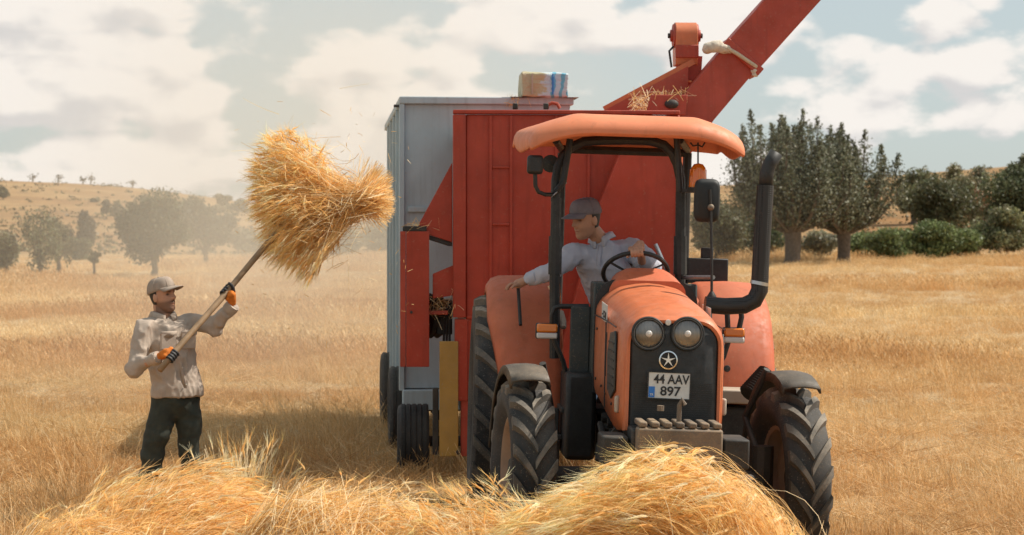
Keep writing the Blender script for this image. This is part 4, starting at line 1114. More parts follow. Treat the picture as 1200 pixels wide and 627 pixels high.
# slanted elevator housing on the front sheet (right of the driver)
poly = [(736, 150), (800, 150), (800, 470), (640, 470), (700, 240)]
pl = [HL(x, y, -.02) for x, y in poly]
m = Matrix(((1, 0, 0, 0), (0, 0, 1, -.16), (0, 1, 0, 0), (0, 0, 0, 1)))
MB().prism([(p.x, p.z) for p in pl], .14, m).obj('elevator_housing', M_RED, thresher, bevel=.012)
hbox('side_flange', (795, 140), (800, 470), -.19, -.165, M_ORANGE)
# feed hopper on the sheaf side
def hprism(name, pts, y0, d, mat, parent=thresher, bevel=.006):
    pl = [HL(x, y, y0) for x, y in pts]
    m = Matrix(((1, 0, 0, 0), (0, 0, 1, y0), (0, 1, 0, 0), (0, 0, 0, 1)))
    return MB().prism([(p.x, p.z) for p in pl], d, m).obj(name, mat, parent, bevel=bevel)
hprism('hopper_side', [(530, 190), (530, 284), (490, 271), (488, 268)], .02, .025, M_RED)
hprism('hopper_side', [(530, 192), (530, 284), (490, 271), (488, 268)], 1.3, .025, M_RED)
p0, p1 = HL(530, 284, .04), HL(489, 271, .04)
mb = MB(); mb.prism([(p0.x, p0.z), (p1.x, p1.z), (p1.x, p1.z - .03), (p0.x, p0.z - .03)], 1.28, Matrix(((1, 0, 0, 0), (0, 0, 1, .04), (0, 1, 0, 0), (0, 0, 0, 1))))
mb.obj('hopper_floor', M_DARK, thresher)
hbox('hopper_edge', (472, 265), (500, 271), -.03, .05, M_DARK)
# outer intake board
hbox('intake_board', (476, 271), (503, 430), -.03, .01, M_RED)
hbox('intake_board_edge', (469, 271), (475.5, 430), -.03, 1.0, M_RED2)
MB().lathe([(.012, 0), (.012, .01), (.001, .012)], 8, T_(HL(482, 366, -.03)) @ Matrix.Rotation(R(-90), 4, 'Z')).obj('board_bolt', M_DARK, thresher)
hprism('feed_panel', [(507, 321), (533, 310), (533, 346), (507, 350)], .02, .03, M_RED)
hbox('cross_tube', (500, 364), (525, 369), .05, .12, M_RED2)
hbox('belt_guard', (512, 352), (530, 392), .20, .30, M_BLACK)
MB().lathe([(.001, -.06), (.17, -.06), (.19, -.03), (.16, 0), (.19, .03), (.17, .06), (.001, .06)], 28, T_(HL(508, 370, .35)) @ Matrix.Rotation(R(20), 4, 'Z')).obj('drive_pulley', M_DARK, thresher)
for k in range(3): MB().tube([HL(521 + 3 * k, 372, .12), HL(520 + 3.4 * k, 400, .10)], .012, 6).obj('hydraulic_hose', M_BLACK, thresher)
yb = hbox('yellow_shield', (515, 400), (537, 535), -.04, .0, M_YELLOW)
MB().lathe([(.02, 0), (.02, .015), (.001, .018)], 8, T_(HL(537, 530, -.04)) @ Matrix.Rotation(R(-90), 4, 'Z')).obj('shield_bolt', M_DARK, yb)
hbox('shield_post', (540, 392), (549, 535), .0, .10, M_RED2)
hbox('jack_leg', (507, 455), (514, 533), .02, .10, M_DARK)
# chassis, axle and wheel
mb = MB(); mb.bb((xL - .05, .05, .60), (xR, 2.6, .74)); mb.obj('chassis', M_DARK, thresher, bevel=.01)
w0 = HL(484, 517, .55)
MB().tube([(w0.x, .55, w0.z), (xR + .15, .55, w0.z)], .045, 10).obj('axle', M_DARK, thresher)
def road_wheel(parent, c, rad, wid, mt, s):
    wh = bpy.data.objects.new('road_wheel', None); COL.objects.link(wh); wh.parent = parent; wh.location = c
    w = wid / 2; rr = rad * .55
    prof = [(rr, -w * .7), (rr + .03, -w * .9), (rad * .8, -w), (rad * .93, -w * .93), (rad, -w * .72)]
    k = -w * .72
    while k < w * .70:
        prof += [(rad, k), (rad, k + .028), (rad - .008, k + .031), (rad - .008, k + .043)]; k += .046
    prof += [(rad, w * .72), (rad * .93, w * .93), (rad * .8, w), (rr + .03, w * .9), (rr, w * .7), (rr - .01, w * .6), (rr - .01, -w * .6), (rr, -w * .7)]
    MB().lathe(prof, 44).obj('tyre', mt, wh, smooth=40)
    MB().lathe([(rr + .005, s * w * .7), (rr - .03, s * w * .5), (rr * .6, s * w * .2), (rr * .3, s * w * .4), (.001, s * w * .42)], 28).obj('rim', M_RIM, wh)
for px in (484,):
    road_wheel(thresher, Vector((w0.x, .55, w0.z)), w0.z + .02 - 0.0, .27, M_TYRE2, -1)
road_wheel(thresher, Vector((xR + .2, .55, w0.z)), w0.z + .02, .27, M_TYRE2, 1)
MB().bar((0.0, .1, .66), (.05, -1.3, .55), .12, .10).obj('drawbar', M_DARK, thresher)
# raised spout, trough and drum head -------------------------------------------------------
def chute(name, path, wid, dep, mat, parent, y0, taper=None):
    pts = [HL(x, y, y0) for x, y in path]; rings = []
    for i, p in enumerate(pts):
        t = (pts[min(i + 1, len(pts) - 1)] - pts[max(i - 1, 0)]).normalized()
        n = Vector((t.z, 0, -t.x)).normalized(); w = wid if taper is None else wid * taper[i]
        yv = Vector((0, 1, 0))
        rings.append([p + n * w / 2 - yv * dep / 2, p + n * w * .5 + yv * dep * .5, p - n * w * .5 + yv * dep * .5, p - n * w * .5 - yv * dep * .5])
    return MB().loft(rings, True).obj(name, mat, parent, bevel=.008)
sp = chute('spout', [(782, 176), (815, 128), (868.5, 64.5)], .335, .34, M_RED2, thresher, .55)
chute('spout_upper', [(864, 70), (927, 0), (1010, -92)], .355, .38, M_RED2, sp, .55)
# facet strips along the upper edges
for (p0, p1) in (((802, 119), (848, 61)), ((852, 55), (900, -3))):
    MB().tube([HL(*p0, .40), HL(*p1, .40)], .018, 6).obj('edge_angle', M_RED2, sp)
chute('spout_collar', [(863, 73), (870, 65)], .40, .42, M_RED2, sp, .55)
q = [HL(x, y, yy) for x, y, yy in ((846, 53, .34), (864, 63, .31), (886, 78, .34), (887, 82, .55), (868, 70, .80), (848, 52, .78), (846, 53, .34))]
MB().tube(q, .016, 8).obj('rope_lashing', plain('pale_rope', (.55, .45, .32), .9, .2, 60), sp)
M_RAG = plain('pale_rag', (.60, .52, .42), .95, .2, 25, bmp=.6, dist=.02)
mb = MB()
for (x, y, r) in ((833, 56, .055), (839, 54, .06), (846, 56, .055), (852, 59, .04), (828, 59, .035), (884, 83, .03), (885, 88, .022)):
    mb.ball(HL(x, y, .36), (r * 1.3, r, r * .85), 7)
me = remesh(mb, .012, 2); co = get_co(me); co += np.array([[.012 * noise.noise(Vector(v) * 22), 0, .012 * noise.noise(Vector(v) * 22 + Vector((5, 0, 0)))] for v in co]); set_co(me, co)
link(me, 'rag', M_RAG, sp, smooth=180)
# trough that feeds the drum
tr = hprism('trough', [(706, 130), (812, 72), (820, 88), (800, 112), (763, 113), (756, 134)], .95, .03, M_RED2)
hprism('trough_front', [(757, 133), (763, 111), (806, 111), (803, 135)], .25, .03, M_RED2, tr)
MB().bar(HL(708, 128, .60), HL(813, 72, .60), .03, .05).obj('trough_lip', M_ORANGE, tr)
p0, p1 = HL(706, 130, .3), HL(812, 74, .3)
mb = MB().prism([(p0.x, p0.z), (p1.x, p1.z), (p1.x, p1.z - .20), (p0.x + .2, p0.z - .2)], .04, Matrix(((1, 0, 0, 0), (0, 0, 1, .58), (0, 1, 0, 0), (0, 0, 0, 1)))); mb.obj('trough_side', M_RED2, tr)
MB().ball(HL(787, 122, .24), (.06, .03, .04), 8).obj('latch', M_DARK, tr)
# drum head: rounded housing on the trough
c = HL(803, 42, .75); r = .115
prof = [(r * math.cos(a), r * math.sin(a)) for a in arc(15, 0, math.pi)] + [(-r * .95, -.16), (-r * .8, -.26), (r * .8, -.26), (r * .95, -.16)]
m = T_(c + Vector((-.095, 0, 0))) @ Matrix(((0, 0, 1, 0), (1, 0, 0, 0), (0, 1, 0, 0), (0, 0, 0, 1)))
dr = MB().prism(prof, .19, m).obj('drum_housing', M_ORANGE, thresher, smooth=40, bevel=.006)
for s in (-1, 1):
    MB().lathe([(.001, s * .13), (.05, s * .13), (.055, s * .112), (.10, s * .108), (.104, s * .096)], 24, T_(c)).obj('end_disc', M_RED2, dr)
    mb = MB()
    MB().lathe([(.001, s * .15), (.022, s * .15), (.022, s * .12)], 8, T_(c)).obj('shaft_end', M_DARK, dr)
MB().bb((c.x - .10, c.y - .125, c.z - .20), (c.x + .10, c.y - .10, c.z - .09)).obj('drum_plate', M_RED2, dr, bevel=.006)
MB().tube([c + Vector((-.11, -.05, -.1)), c + Vector((-.15, -.08, -.14)), c + Vector((-.13, -.08, -.28))], .010, 6).obj('drum_latch', M_DARK, dr)
MB().bar(HL(806, 95, .75), HL(808, 66, .75), .17, .20).obj('drum_neck', M_RED2, dr)

# ================================================================ pale blue container trailer behind the thresher
BZ = 18.7
bx0 = (474 - 600) / FPX * BZ
BM = T_((bx0, BZ, gz(bx0, BZ))) @ Matrix.Rotation(R(5.5), 4, 'Z'); BMI = BM.inverted()
def BL(px, py, yl):
    o = BMI @ Vector((0, 0, CAM_H)); d = BMI.to_3x3() @ (P(px, py, 10.0) - Vector((0, 0, CAM_H)))
    return o + d * ((yl - o.y) / d.y)
trailer = empty('chaff_trailer', BM, 'weathered pale blue high-sided trailer standing behind the red thresher', 'trailer')
zt = BL(474, 122, 0).z; zb = BL(474, 455, 0).z; wT = BL(668, 122, 0).x
mb = MB(); t = .04
mb.bb((0, 0, zb), (wT, t, zt)); mb.obj('front_wall', M_BLUE, trailer, bevel=.005)
MB().bb((0, t, zb), (t, 4.2, zt)).obj('side_wall', M_BLUE, trailer, bevel=.005)
MB().bb((wT - t, t, zb), (wT, 4.2, zt)).obj('side_wall', M_BLUE, trailer, bevel=.005)
MB().bb((t, 4.2, zb), (wT - t, 4.24, zt)).obj('back_wall', M_BLUE, trailer, bevel=.005)
MB().bb((t, t, zb), (wT - t, 4.2, zb + .05)).obj('bed', M_BLUE, trailer)
MB().bb((-.05, -.05, zt), (wT + .03, .02, zt + .07)).obj('top_rail', M_BLUE, trailer, bevel=.01)
MB().bb((-.05, .02, zt), (.03, 4.3, zt + .07)).obj('top_rail', M_BLUE, trailer, bevel=.01)
MB().bb((wT - .03, .02, zt), (wT + .03, 4.3, zt + .07)).obj('top_rail', M_BLUE, trailer, bevel=.01)
for y in (.0, .85, 1.7, 2.55, 3.4): MB().bb((-.05, y + (.0 if y else -.04), zb - .02), (-.001, y + .07, zt)).obj('stake', M_BLUE, trailer, bevel=.006)
for z in (.3, .62): MB().bb((.03, -.03, zb + (zt - zb) * z), (wT, -.001, zb + (zt - zb) * z + .05)).obj('wall_rib', M_BLUE, trailer, bevel=.006)
MB().tube([(-.05, -.02, zt - .02), (-.10, -.03, zt - .02)], .015, 6).obj('rail_pin', M_DARK, trailer)
MB().bb((-.02, -.10, zb - .20), (wT, .06, zb - .01)).obj('front_sill', M_BLUE, trailer, bevel=.01)
mb = MB(); mb.bb((.3, .0, zb - .3), (.42, 4.2, zb - .205)); mb.obj('frame_beam', M_DARK, trailer); MB().bb((wT - .42, .0, zb - .3), (wT - .3, 4.2, zb - .205)).obj('frame_beam', M_DARK, trailer)
for (x, y) in ((-.02, .6), (wT - .1, .6), (-.02, 3.2), (wT - .1, 3.2)): road_wheel(trailer, Vector((x, y, .40)), .40, .22, M_TYRE, -1 if x < 1 else 1)
for y in (.6, 3.2): MB().tube([(-.02, y, .40), (wT - .1, y, .40)], .04, 8).obj('axle', M_DARK, trailer)
MB().bar((wT / 2, .0, .5), (wT / 2, -1.2, .45), .1, .1).obj('drawbar', M_DARK, trailer)
# parcel on the trailer rim
c0, c1 = BL(607, 88, .25), BL(661, 122, .25)
def parcel_mat():
    m, nt, b = new_mat('wrapped_parcel')
    g = nd(nt, 'ShaderNodeTexCoord').outputs['Generated']; s = nd(nt, 'ShaderNodeSeparateXYZ'); nt.links.new(g, s.inputs[0])
    n1 = noise_node(nt, 5, 4, .6, g, .5)
    ad = nd(nt, 'ShaderNodeMath'); ad.operation = 'ADD'; nt.links.new(s.outputs[0], ad.inputs[0]); nt.links.new(ramp(nt, n1, 0, 1, -.35, .35), ad.inputs[1])
    c = mix(nt, ramp(nt, ad.outputs[0], .42, .52), (.46, .40, .24), (.50, .60, .64))
    w = nd(nt, 'ShaderNodeTexWave'); w.inputs['Scale'].default_value = 1.7; w.inputs['Distortion'].default_value = 4; nt.links.new(g, w.inputs['Vector'])
    c2 = mix(nt, ramp(nt, w.outputs[1], .55, .7), c, (.13, .42, .56))
    c3 = mix(nt, ramp(nt, ad.outputs[0], .55, .62), c, c2)
    nt.links.new(c3, b.inputs['Base Color']); b.inputs['Roughness'].default_value = .45
    nt.links.new(bump(nt, n1, .03, .6), b.inputs['Normal'])
    return m
PMt = BM @ T_((0, 0, zt + .07))
parcel = empty('wrapped_parcel', BM @ T_(((c0.x + c1.x) / 2, .03, zt + .07)), 'tan parcel in blue and white plastic on the rim of the blue trailer', 'parcel')
w_, h_ = c1.x - c0.x, c0.z - (zt + .07)
mb = MB()
for k, sh in ((0, 1.0),): mb.bb((-w_ / 2, -.16, 0), (w_ / 2, .2, h_))
me = remesh(mb, .02, 2); co = get_co(me); co += np.array([[.018 * noise.noise(Vector(v) * 7), .018 * noise.noise(Vector(v) * 7 + Vector((9, 0, 0))), .014 * noise.noise(Vector(v) * 8 + Vector((0, 7, 0)))] for v in co]); set_co(me, co)
link(me, 'parcel_wrap', parcel_mat(), parcel, smooth=180)
mb = MB()
for y in (-.17,): mb.bb((-w_ * .30, -.178, .01), (-w_ * .26, -.16, h_ - .005)); mb.bb((w_ * .12, -.178, .01), (w_ * .15, -.16, h_ - .005))
o1 = MB().bb((-w_ * .30, -.184, .02), (-w_ * .27, -.165, h_ - .02)).obj('strap', M_BEIGE, parcel)
o1 = MB().bb((w_ * .14, -.184, .02), (w_ * .165, -.165, h_ - .02)).obj('strap', M_PBLUE, parcel)
# planks the parcel stands on, across the corner of the rim
MB().bb((-w_ / 2 - .1, -.12, -.002), (w_ / 2 + .1, .25, .0)).obj('support_board', M_GREYIRON, parcel)
# ================================================================ people
M_SKIN = tinted('skin', .5, 0, bmp=.05, bscale=90, var=.06)
M_SHIRT1 = plain('tan_shirt', (.44, .355, .285), .9, .10, 14, bmp=.35, dist=.012)
M_SHIRT2 = plain('grey_blue_shirt', (.44, .45, .52), .9, .08, 14, bmp=.35, dist=.012)
M_TROUS1 = plain('dark_green_trousers', (.040, .045, .034), .9, .25, 16, bmp=.4, dist=.012)
M_JEANS = plain('blue_jeans', (.07, .12, .20), .9, .2, 20, bmp=.3)
M_CAP1 = plain('tan_cap', (.34, .27, .215), .9, .12, 25, bmp=.3)
M_CAP2 = plain('grey_cap', (.17, .15, .165), .9, .12, 25, bmp=.3)
M_HAIR = plain('black_hair', (.014, .011, .010), .6, .3, 60, bmp=.6)
M_GLOVE = plain('orange_glove', (.62, .17, .016), .85, .25, 40, bmp=.5)
M_GLOVEB = plain('black_rubber_grip', (.02, .018, .018), .6, .2, 40, bmp=.4)
M_BOOT = plain('brown_boot', (.06, .045, .035), .7, .2, 20)
M_SEAM = plain('shirt_button', (.55, .50, .42), .4, .05, 30, bmp=0)
def interp(z, tab):
    zs = [t[0] for t in tab]; return np.interp(z, zs, [t[1] for t in tab])
WID = [(-.118, .018), (-.108, .032), (-.09, .046), (-.06, .058), (-.02, .067), (.02, .073), (.05, .075), (.08, .066), (.10, .046), (.114, .014)]
FRO = [(-.118, .070), (-.108, .084), (-.09, .089), (-.075, .084), (-.06, .086), (-.045, .088), (-.02, .087), (.0, .086), (.03, .092), (.06, .088), (.09, .066), (.114, .018)]
BAK = [(-.118, .02), (-.108, .0), (-.09, -.03), (-.06, -.066), (-.02, -.084), (.02, -.097), (.06, -.094), (.09, -.070), (.114, -.018)]
def head_builder(mb, M):
    rings = []
    for z in np.linspace(-.118, .114, 30):
        w, f, b = interp(z, WID), interp(z, FRO), interp(z, BAK); mid = (f + b) * .5 - .0; ring = []
        for j in range(40):
            t = 2 * math.pi * j / 40
            x = w * math.copysign(abs(math.sin(t)) ** .85, math.sin(t)); cy = math.cos(t)
            y = mid + (f - b) / 2 * math.copysign(abs(cy) ** .85, cy)
            if cy > 0:
                nb = np.interp(z, [-.036, -.030, -.018, .0, .022, .034], [0, .017, .036, .024, .010, 0])
                y += nb * math.exp(-(x / .0125) ** 2) + nb * .35 * math.exp(-((abs(x) - .014) / .008) ** 2) * (1 if z < -.01 else 0)
                y -= .018 * math.exp(-((abs(x) - .031) / .015) ** 2 - ((z - .010) / .011) ** 2)
                y += .006 * math.exp(-((abs(x) - .030) / .02) ** 2 - ((z - .030) / .008) ** 2)
                y += .008 * math.exp(-(x / .022) ** 2 - ((z + .054) / .005) ** 2) + .008 * math.exp(-(x / .020) ** 2 - ((z + .067) / .005) ** 2) - .006 * math.exp(-(x / .024) ** 2 - ((z + .0605) / .003) ** 2)
            ring.append(M @ Vector((x, y, z)))
        rings.append(ring)
    mb.loft(rings, True)
    for s in (-1, 1):
        mb.ball(M @ Vector((s * .074, -.008, -.008)), (.010, .020, .033), 8, M.to_3x3())
def skin_tint(co, MI, beard=.5, base=(.50, .27, .175)):
    L = np.array([tuple(MI @ Vector(v)) for v in co]); x, y, z = L.T
    c = np.tile(np.array(base), (len(co), 1))
    infront = (y > .02) & (np.abs(x) < .085) & (np.abs(z) < .125)
    def blend(w, col):
        nonlocal c
        w = np.clip(w, 0, 1)[:, None]; c = c * (1 - w) + np.array(col) * w
    g = lambda a, s: np.exp(-(a / s) ** 2)
    blend(infront * g(np.abs(x) - .031, .016) * g(z - .026, .0065) * 1.0, (.03, .02, .015))          # brows
    blend(infront * g(np.abs(x) - .031, .012) * g(z - .009, .006) * 1.0, (.04, .028, .022))          # lids and eyes
    blend(infront * g(x, .022) * g(z + .060, .006) * .6, (.30, .11, .085))                            # lips
    if beard:
        bd = ((z < -.030) & (z > -.125) & (y > -.03)) * beard * (1 - g(x, .024) * g(z + .060, .010))
        bd = bd * np.clip((-.030 - z) / .02, 0, 1); blend(bd * .85, (.07, .042, .032))
        blend(infront * g(x, .026) * g(z + .044, .005) * beard * 1.5, (.03, .02, .016))
    return c
def frame_matrix(o, fwd, up):
    f = Vector(fwd).normalized(); r = f.cross(Vector(up)).normalized(); u = r.cross(f)
    return T_(o) @ Matrix((r, f, u)).transposed().to_4x4()
def cap(parent, M, mat, tilt=0):
    """baseball cap on head matrix M"""
    MI = root_matrix(parent).inverted() @ M @ Matrix.Rotation(R(tilt), 4, 'X')
    rings = []
    for k in range(9):
        t = k / 8 * .97; ca = math.cos(t * math.pi / 2); sa = math.sin(t * math.pi / 2)
        ring = []
        for j in range(32):
            a = 2 * math.pi * j / 32; fx = .082 * (ca ** .55); fy = (.108 if math.cos(a) > 0 else .108) * (ca ** .55)
            z = .034 + .098 * sa + (.012 * math.cos(a) * (1 - t)) + .006 * max(0, math.cos(a)) * math.sin(t * 3.1)
            ring.append(MI @ Vector((fx * math.sin(a), fy * math.cos(a) - .004, z)))
        rings.append(ring)
    cp = MB().loft(rings, True).obj('cap', mat, parent, smooth=180)
    MB().ball(MI @ Vector((0, -.004, .134)), (.010, .010, .006), 6).obj('cap_button', mat, cp)
    rows = []
    for k in range(6):
        u = k / 5; row = []
        for j in range(15):
            a = R(-68 + 136 * j / 14)
            r0 = Vector((.081 * math.sin(a), .107 * math.cos(a) - .004, .046 + .010 * math.cos(a)))
            out = Vector((.083 * math.sin(a) * 1.0, .180 * max(0.25, math.cos(a)) - .004 + .01, .040 + .004 * math.cos(a) - .022 * math.sin(a) ** 2))
            row.append(MI @ r0.lerp(out, u))
        rows.append(row)
    MB().loft(rows, False, closed=False).obj('visor', mat, cp, smooth=180, solid=.005)
    mb = MB()
    for k in range(6):
        a = k * math.pi / 3 + .5
        mb.tube([MI @ Vector((.083 * math.sin(a) * math.cos(t) ** .55, .109 * math.cos(a) * math.cos(t) ** .55 - .004, .036 + .098 * math.sin(t) + .012 * math.cos(a) * (1 - t / 1.5))) for t in arc(8, .05, 1.5)], .0022, 4)
    o = mb.obj('cap_seams', mat, cp); o['kind'] = 'stuff'
    return cp
def hair(parent, M):
    MI = root_matrix(parent).inverted() @ M; mb = MB(); rings = []
    for z in np.linspace(-.055, .06, 9):
        w, b = interp(z, WID) + .006, interp(z, BAK) - .006; ring = []
        lim = R(58) if z > -.02 else R(80)
        outer = [MI @ Vector((w * math.sin(a), .005 + (b - .005) * -math.cos(a) * 1.0, z)) for a in arc(19, math.pi * .5 + (.0 if z > 0 else .25), math.pi * 1.5 - (.0 if z > 0 else .25))]
        inner = [MI @ Vector(((w - .014) * math.sin(a), .005 + (b + .016) * -math.cos(a), z)) for a in reversed(arc(19, math.pi * .5 + (.0 if z > 0 else .25), math.pi * 1.5 - (.0 if z > 0 else .25)))]
        rings.append(outer + inner)
    mb.loft(rings, True); mb.obj('hair', M_HAIR, parent, smooth=60)
def etube(mb, secs, n=20, pw=.9):
    """secs: (centre, vec a, vec b) super-elliptic sections"""
    rings = []
    for c, a, b in secs:
        c, a, b = Vector(c), Vector(a), Vector(b); ring = []
        for j in range(n):
            t = 2 * math.pi * j / n; ct, st = math.cos(t), math.sin(t)
            ring.append(c + a * math.copysign(abs(ct) ** pw, ct) + b * math.copysign(abs(st) ** pw, st))
        rings.append(ring)
    return mb.loft(rings, True)
def limb(mb, pts, rs, n=14):
    pts = [Vector(p) for p in pts]
    P2, R2 = [], []
    for i in range(len(pts) - 1):
        for k in range(5):
            t = k / 5; P2.append(pts[i].lerp(pts[i + 1], t)); R2.append(rs[i] + (rs[i + 1] - rs[i]) * t)
    P2.append(pts[-1]); R2.append(rs[-1])
    mb.tube(P2, R2, n)
    for p, r in zip(pts, rs): mb.ball(p, r, 7)
    return mb
def cloth(name, mb, mat, parent, voxel, wr, wscale, stretch=(1, 1, 1), sm=5, seed=0.0, dirs=None):
    """remeshed garment with creases"""
    me = remesh(mb, voxel, sm); co = get_co(me)
    nv = np.empty(len(co) * 3, np.float32); me.vertices.foreach_get('normal', nv); nv = nv.reshape(-1, 3)
    S = Vector(stretch)
    d = np.array([noise.ridged_multi_fractal(Vector((v[0] * S.x, v[1] * S.y, v[2] * S.z)) * wscale + Vector((seed, seed * .7, 0)), .8, 2.1, 3, .9, 2.0) for v in co])
    d = (d - d.mean()) / (d.std() + 1e-6); d = np.clip(d, -2, 2)
    set_co(me, co + nv * (d * wr)[:, None])
    me.transform(root_matrix(parent).inverted())
    return link(me, name, mat, parent, smooth=180)
def grip(palm_mb, finger_mb, g, axis, palm_dir, r, wrist, thumb_sign=1, fr=.0095):
    """hand closed round a bar: g on the bar axis, palm_dir from bar to palm"""
    ax = Vector(axis).normalized(); pd = (Vector(palm_dir) - ax * Vector(palm_dir).dot(ax)).normalized(); sd_ = ax.cross(pd)
    wrist = Vector(wrist); pc = g + pd * (r + .020)
    palm_mb.ball(pc, .030, 8); 
    for k in (-.034, -.012, .012, .034): palm_mb.ball(g + ax * k + pd * (r + .014) + sd_ * .012, .0185, 7)
    limb(palm_mb, [wrist, wrist.lerp(pc, .55), pc], [.028, .032, .033], 10)
    for i in range(4):
        off = (i - 1.5) * .0225; L = (250, 275, 265, 225)[i]
        pts = [g + ax * (off + .001 * k) + (pd * math.cos(R(a)) + sd_ * math.sin(R(a))) * (r + .0085) for k, a in enumerate(np.linspace(35, L, 9))]
        finger_mb.tube(pts, [fr] * 7 + [fr * .92, fr * .7], 8); finger_mb.ball(pts[-1], fr * .75, 5); finger_mb.ball(pts[0], fr, 5)
    pts = [pc + ax * thumb_sign * .030] + [g + ax * (thumb_sign * (.046 + .004 * k)) + (pd * math.cos(R(-a)) + sd_ * math.sin(R(-a))) * (r + .010) for k, a in enumerate((40, 75, 105, 130))]
    finger_mb.tube(pts, [.0135, .0125, .0115, .011, .009], 8); finger_mb.ball(pts[-1], .0095, 5)

# ---------------------------------------------------------------- worker with the fork
def worker():
    Y0 = 14.1
    def Q(px, py, dy=0.0): return P(px, py, Y0 + dy)
    bx = Q(205, 612).x
    root = empty('person', T_((bx, Y0, gz(bx, Y0))), 'person in tan shirt, cap and orange gloves lifting a sheaf with a long fork', 'person')
    FW_ = Vector((.60, -.80, 0)).normalized(); SD = Vector((FW_.y * -1, FW_.x, 0))      # his left is image right and away
    if SD.x < 0: SD = -SD
    UP = Vector((0, 0, 1))
    hd = frame_matrix(Q(190.5, 347), (.86, -.46, .10), (-.12, 0, 1))
    hip = Q(206, 458, .02); chest = Q(198, 398); neck = Q(191, 374, .01)
    shR, shL = Q(170, 384, -.14), Q(220, 379, .14)
    # fork ---------------------------------------------------------------
    f0, f1 = Q(187, 434, -.46), Q(326, 271, .34)
    ax = (f1 - f0).normalized()
    gR = f0.lerp(f1, .095); gL = f0.lerp(f1, .55)
    elR, wrR = Q(158, 430, -.24), gR + Vector((-.105, .03, -.012))
    elL, wrL = Q(252, 381, .06), gL + Vector((.035, .03, -.105))
    kR, kL = Q(180, 524, -.05), Q(222, 526, .06)
    aR, aL = Q(172, 598, .03), Q(229, 598, .14)
    g_ = root.matrix_world.translation.z
    aR.z = g_ + .09; aL.z = g_ + .09
    # continuous body under the clothes ------------------------------------
    mb = MB(); head_builder(mb, hd)
    limb(mb, [hd @ Vector((0, -.025, -.06)), neck, chest + UP * .05], [.056, .058, .07])
    etube(mb, [(hip - UP * .10, SD * .125, FW_ * .095), (hip + UP * .05, SD * .13, FW_ * .10), (hip.lerp(chest, .5), SD * .15, FW_ * .105), (chest, SD * .165, FW_ * .115), (chest + UP * .10, SD * .13, FW_ * .09)])
    limb(mb, [shR, elR, wrR], [.052, .042, .030]); limb(mb, [shL, elL, wrL], [.052, .042, .030])
    hR, hL = hip - SD * .085 - UP * .05, hip + SD * .085 - UP * .05
    limb(mb, [hR, kR, aR], [.08, .055, .04]); limb(mb, [hL, kL, aL], [.08, .055, .04])
    me = remesh(mb, .0043, 1); co = get_co(me)
    set_col(me, skin_tint(co, hd.inverted(), .75)); me.transform(root_matrix(root).inverted()); link(me, 'body', M_SKIN, root, smooth=180)
    hair(root, hd); cap(root, hd, M_CAP1, 4)
    # shirt -------------------------------------------------------------------
    mb = MB()
    hem = Q(207, 464, .02)
    etube(mb, [(hem, SD * .200, FW_ * .150), (hem + UP * .05, SD * .195, FW_ * .148), (hip + UP * .06, SD * .180, FW_ * .14), (hip.lerp(chest, .45), SD * .172, FW_ * .132), (chest, SD * .185, FW_ * .130), (chest + UP * .09, SD * .165, FW_ * .108), (neck - UP * .03, SD * .12, FW_ * .08), (neck + UP * .0, SD * .075, FW_ * .068)])
    limb(mb, [shR, elR, elR.lerp(wrR, .98)], [.070, .058, .041]); limb(mb, [shL, shL.lerp(elL, .5), elL, elL.lerp(wrL, .95)], [.070, .066, .056, .046])
    limb(mb, [shR, chest + UP * .08, shL], [.06, .08, .06])
    mb.ball(elR + Vector((-.008, 0, -.015)), .063, 8); mb.ball(elL + Vector((.0, 0, -.045)), .048, 8)
    shirt = cloth('shirt', mb, M_SHIRT1, root, .010, .0062, 6.5, (1.3, 1.3, .75), 3, 3.3)
    # collar, placket, pockets, cuffs
    nb = frame_matrix(neck + UP * .012, FW_, (0, 0, 1))
    rows = []
    for k, (rr, zz) in enumerate(((.066, .042), (.082, .040), (.098, .0))):
        rows.append([nb @ Vector((rr * math.sin(a) * 1.05, rr * math.cos(a) - (.0 if abs(a) > .5 else .0), zz - .025 * max(0, math.cos(a)) ** 2 - (.03 if (k == 2 and abs(abs(a) - .42) < .2) else 0))) for a in arc(27, R(14), R(346))])
    MB().loft(rows, False, closed=False).obj('collar', M_SHIRT1, shirt, world=True, solid=.006, smooth=60)
    mm = root_matrix(root).inverted()
    for s, c in ((-1, chest + FW_ * .131 - SD * .075 + UP * .005), (1, chest + FW_ * .131 + SD * .085 + UP * .005)):
        m = frame_matrix(c, FW_, (0, 0, 1))
        pk = MB().add([m @ Vector(v) for v in ((-.06, -.012, -.07), (.06, -.012, -.07), (.06, -.0, .06), (-.06, -.0, .06), (-.055, .004, -.066), (.055, .004, -.066), (.056, .012, .056), (-.056, .012, .056))], [(0, 1, 2, 3), (4, 5, 6, 7), (0, 1, 5, 4), (1, 2, 6, 5), (2, 3, 7, 6), (3, 0, 4, 7)]).obj('pocket', M_SHIRT1, shirt, world=True, bevel=.004)
        MB().add([m @ Vector(v) for v in ((-.062, .004, .03), (.062, .004, .03), (.0, .012, .012), (.062, .014, .062), (-.062, .014, .062))], [(0, 2, 1, 3, 4)]).obj('pocket_flap', M_SHIRT1, shirt, world=True, solid=.006)
    pl = [neck + FW_ * .080 - UP * .02, chest + FW_ * .130 + UP * .04, chest + FW_ * .134 - UP * .04, hip.lerp(chest, .4) + FW_ * .142, hem + FW_ * .150 + UP * .05]
    MB().tube([q_ - FW_ * .008 for q_ in pl], .014, 6, flat=.35, up=FW_).obj('placket', M_SHIRT1, shirt, world=True, smooth=180)
